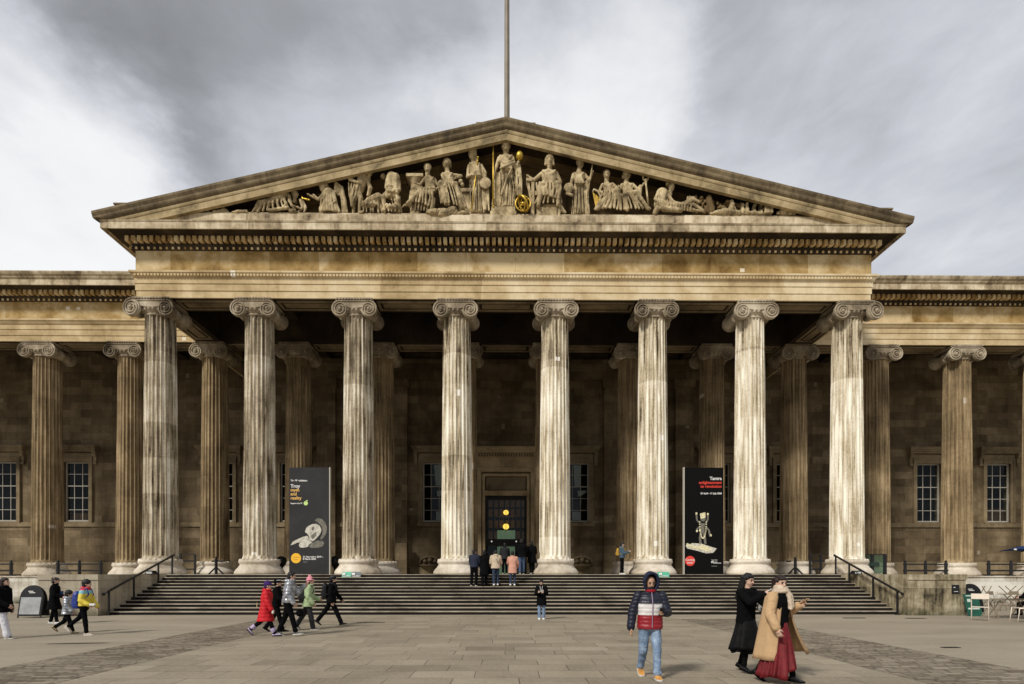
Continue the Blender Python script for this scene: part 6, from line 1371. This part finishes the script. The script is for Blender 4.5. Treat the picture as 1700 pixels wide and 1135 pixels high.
# left group
p = Person(gp(4, 1060), 1.60, R(-84), 'walker in a black jacket and pale grey trousers cut by the left edge', legs=((16, 4, -4), (-18, 22, 25)), arms=((4, 10, 50, .3), (-5, 10, 20, .1)), lean=5, vox=.012, group=FAR)
p.trousers(cloth('pale_grey_trousers', (.62, .62, .66), var=.1), .062, .052, .048); p.jacket(BLK, 1.25, .09, .01, hood=True); p.hair(HAIRB, 'long'); p.shoes(BLK, SOLE)
p = Person(gp(90, 1036), 1.55, R(-70), 'woman in a long black coat and white trainers beside the grey pavement board', legs=((9, 2, 0), (-8, 4, 6)), arms=((10, 8, 60, .3), (10, 8, 55, .3)), lean=4, head=(0, -14), vox=.012, group=FAR)
p.trousers(BLK, .050, .040, .030); p.jacket(BLK, 1.22, .215, .035, name='coat'); p.hair(HAIRB, 'bun'); p.shoes(plain('white_trainer', (.8, .78, .74), .5), SOLE, 1.15); m = MB(); m.tube([p.J['wr', 1] + V(-.05, .02, 0), p.J['wr', 1] + V(.06, .06, -.03)], [.03, .04], 8); m.build('pink_glove', plain('pink_glove', (.7, .4, .45), .7), p.root, True); m = MB(); m.box(-.12, .05, .17, .22, .98, 1.10); m.build('scarf_end', cloth('blue_cloth', (.03, .06, .16)), p.root)
p = Person(gp(112, 1051), 1.21, R(-78), 'small child in a shiny silver padded jacket walking right', legs=((18, 2, -5), (-22, 34, 42)), arms=((6, 10, 40, .1), (-8, 10, 25, .1)), lean=6, vox=.011, group=FAR)
p.trousers(BLK, .058, .046, .036); p.jacket(plain('silver_puffer', (.42, .44, .47), .28, .55, var=.5), 1.32, .07, .01, .010, .075, .006, .056, .042, hood=True); p.hair(HAIR, 'puff'); p.shoes(plain('beige_boot', (.45, .34, .16), .6, var=.5, scale=12), BLK, 1.2)
p = Person(gp(140, 1054), 1.52, R(-82), 'woman in a red, blue and yellow jacket striding right with black curly hair', legs=((10, 4, 0), (-30, 20, 42)), arms=((-4, 12, 62, .1), (6, 12, 30, .1)), lean=7, head=(0, 4), vox=.012, group=FAR)
z1 = p.J['chest'].z; p.trousers(BLK, .054, .040, .030); p.jacket(banded('colour_block_jacket', [(0, (.66, .52, .05)), (z1 + .02, (.22, .48, .54)), (z1 + .12, (.55, .03, .05))], .6), 1.2, .0, 0, 0, .1, .008, .052, .038, hood=True); p.hair(HAIR, 'puff'); p.shoes(plain('cream_trainer', (.6, .5, .4), .5, var=.4, scale=12), SOLE, 1.15)
p.backpack(cloth('blue_backpack_cloth', (.01, .03, .22), .5, spec=.5), 'bright blue backpack on the woman in the multicoloured jacket', 1.15, .06)
m = MB(); q = p.J['wr', 1] + V(0, .1, 0); m.box(-.04, .04, -.07, .07, -.03, .03); o = m.build('white_cup', PR['white'], None, bevel=.01); o.matrix_world = p.mat @ Matrix.Translation(q); tag(o, 'small white item in the hand of the woman in the multicoloured jacket', 'cup')
# boy at the foot of the steps
p = Person(gp(899, 1028), 1.46, R(172), 'boy in a long black coat standing alone at the foot of the steps', legs=((3, 2, 0), (-2, 3, 0)), arms=((14, 10, 95, .55), (14, 10, 95, .55)), lean=2, head=(0, -24), vox=.012)
p.trousers(denim(), .052, .042, .036); p.jacket(BLK, 1.22, .17, .01, name='coat'); p.hair(HAIR, 'short'); p.shoes(plain('white_trainer', (.8, .78, .74), .5), SOLE, 1.1); p.phone('white phone in the hands of the boy at the foot of the steps', -1, PR['white'], 40)
m = MB(); m.tube([p.J['neck'] + V(-.05, .08, .0), p.J['chest'] + V(-.02, .17, 0), p.J['waist'] + V(0, .2, .1)], .006, 5); m.tube([p.J['neck'] + V(.05, .08, .0), p.J['chest'] + V(.02, .17, 0), p.J['waist'] + V(0, .2, .1)], .006, 5); m.build('lanyard', PR['white'], p.root)
# woman at the top of the steps
q = at(1032, 953, 28.4)
p = Person((q.x, 28.3, FL), 1.57, R(-100), 'woman in a blue jacket with phone at the top of the steps', legs=((3, 2, 0), (-3, 3, 0)), arms=((20, 8, 90, .2), (22, 8, 95, .2)), lean=1, head=(0, -18), vox=.014)
p.trousers(BLK, .056, .044, .032); p.jacket(cloth('slate_blue_jacket', (.06, .10, .14)), 1.22, .02, hood=True); p.hair(HAIR, 'bun'); p.shoes(plain('white_trainer', (.8, .78, .74), .5), SOLE, 1.1); p.backpack(cloth('mustard_pack', (.40, .24, .04)), 'small mustard backpack on the woman at the top of the steps', .9); p.phone('dark phone held by the woman at the top of the steps', -1)
# visitors going up to the door
def onstep(px, k): return (at(px, 950, S0 - k * TR + .18).x, S0 - k * TR + .18, FL - k * RI)
p = Person(onstep(787, 4), 1.70, R(-14), 'man in a navy jacket, leftmost of the visitors climbing to the door', legs=((10, 16, 4), (-6, 4, 8)), arms=((12, 6, 40, .2), (12, 6, 40, .2)), lean=5, head=(-30, 0), vox=.016, group=DOORG)
p.trousers(BLK); p.jacket(NAVY, 1.18, .03); p.hair(HAIR, 'short'); p.shoes(BLK, SOLE)
p = Person(onstep(804, 4), 1.66, R(8), 'visitor in a long black coat between the navy and the beige jackets', legs=((6, 8, 4), (-8, 4, 8)), arms=((16, 6, 40, .2), (16, 6, 40, .2)), lean=5, vox=.016, group=DOORG)
p.trousers(BLK); p.jacket(BLK, 1.22, .22, .01, name='coat'); p.hair(HAIR, 'short'); p.shoes(BLK)
p = Person(onstep(823, 4), 1.64, R(4), 'visitor in a beige hooded jacket and jeans climbing to the door', legs=((16, 24, 6), (-5, 4, 14)), arms=((14, 12, 45, .2), (14, 12, 45, .2)), lean=6, vox=.015, group=DOORG)
p.trousers(cloth('dark_jeans', (.03, .045, .08)), .054, .042, .034); p.jacket(cloth('beige_parka', (.52, .42, .30), var=.12), 1.28, .05, .01, .0, .1, .01, .055, .040, hood=True); p.hair(HAIR, 'short'); p.shoes(plain('white_trainer', (.8, .78, .74), .5), SOLE, 1.1)
m = MB(); m.tube([p.J['shc'] + V(-.1, .0, .05), p.J['chest'] + V(.02, -.16, 0), p.J['waist'] + V(.12, -.14, 0)], .012, 5); m.build('bag_strap', BLK, p.root)
p = Person(onstep(851, 4), 1.60, R(-6), 'visitor in a dusty pink coat climbing to the door', legs=((12, 20, 6), (-8, 4, 14)), arms=((14, 12, 40, .2), (24, 12, 50, .2)), lean=6, vox=.015, group=DOORG)
p.trousers(cloth('dark_jeans', (.03, .045, .08)), .048, .038, .030); p.jacket(cloth('dusty_pink_wool', (.58, .30, .22), var=.1), 1.20, .17, .012, name='coat'); p.hair(HAIR, 'short'); p.shoes(plain('white_trainer', (.8, .78, .74), .5), SOLE, 1.1)
for px, dy, rz, H_, lb, tm, jm in ((866, .0, 5, 1.74, 'man in black jacket and blue jeans, just right of the pink coat', cloth('mid_jeans', (.06, .09, .16)), BLK), (883, .5, 12, 1.66, 'visitor in a long black coat, rightmost of the group at the door', BLK, BLK), (838, 1.6, 0, 1.62, 'dark-clothed visitor in the doorway between the beige and pink coats', BLK, cloth('charcoal_cloth', (.02, .02, .022)))):
    p = Person((at(px, 950, 28.2 + dy).x, 28.2 + dy, FL), H_, R(rz), lb, legs=((8, 8, 2), (-8, 4, 10)), arms=((14, 10, 40, .2), (10, 10, 30, .2)), lean=5, vox=.016, group=DOORG)
    p.trousers(tm); p.jacket(jm, 1.22, .2 if 'long' in lb else .05, .02); p.hair(HAIR, 'short'); p.shoes(BLK, SOLE)
# seated guest at the right edge
p = Person(gp(1712, 1021), 1.64, R(70), 'dark-haired seated guest cut by the right edge behind the cafe table', legs=((84, 84, 0), (84, 84, 0)), arms=((30, 8, 55, .3), (30, 8, 55, .3)), lean=8, vox=.016)
p.trousers(BLK); p.jacket(BLK, 1.2, .02); p.hair(HAIRB, 'bob'); p.shoes(BLK)
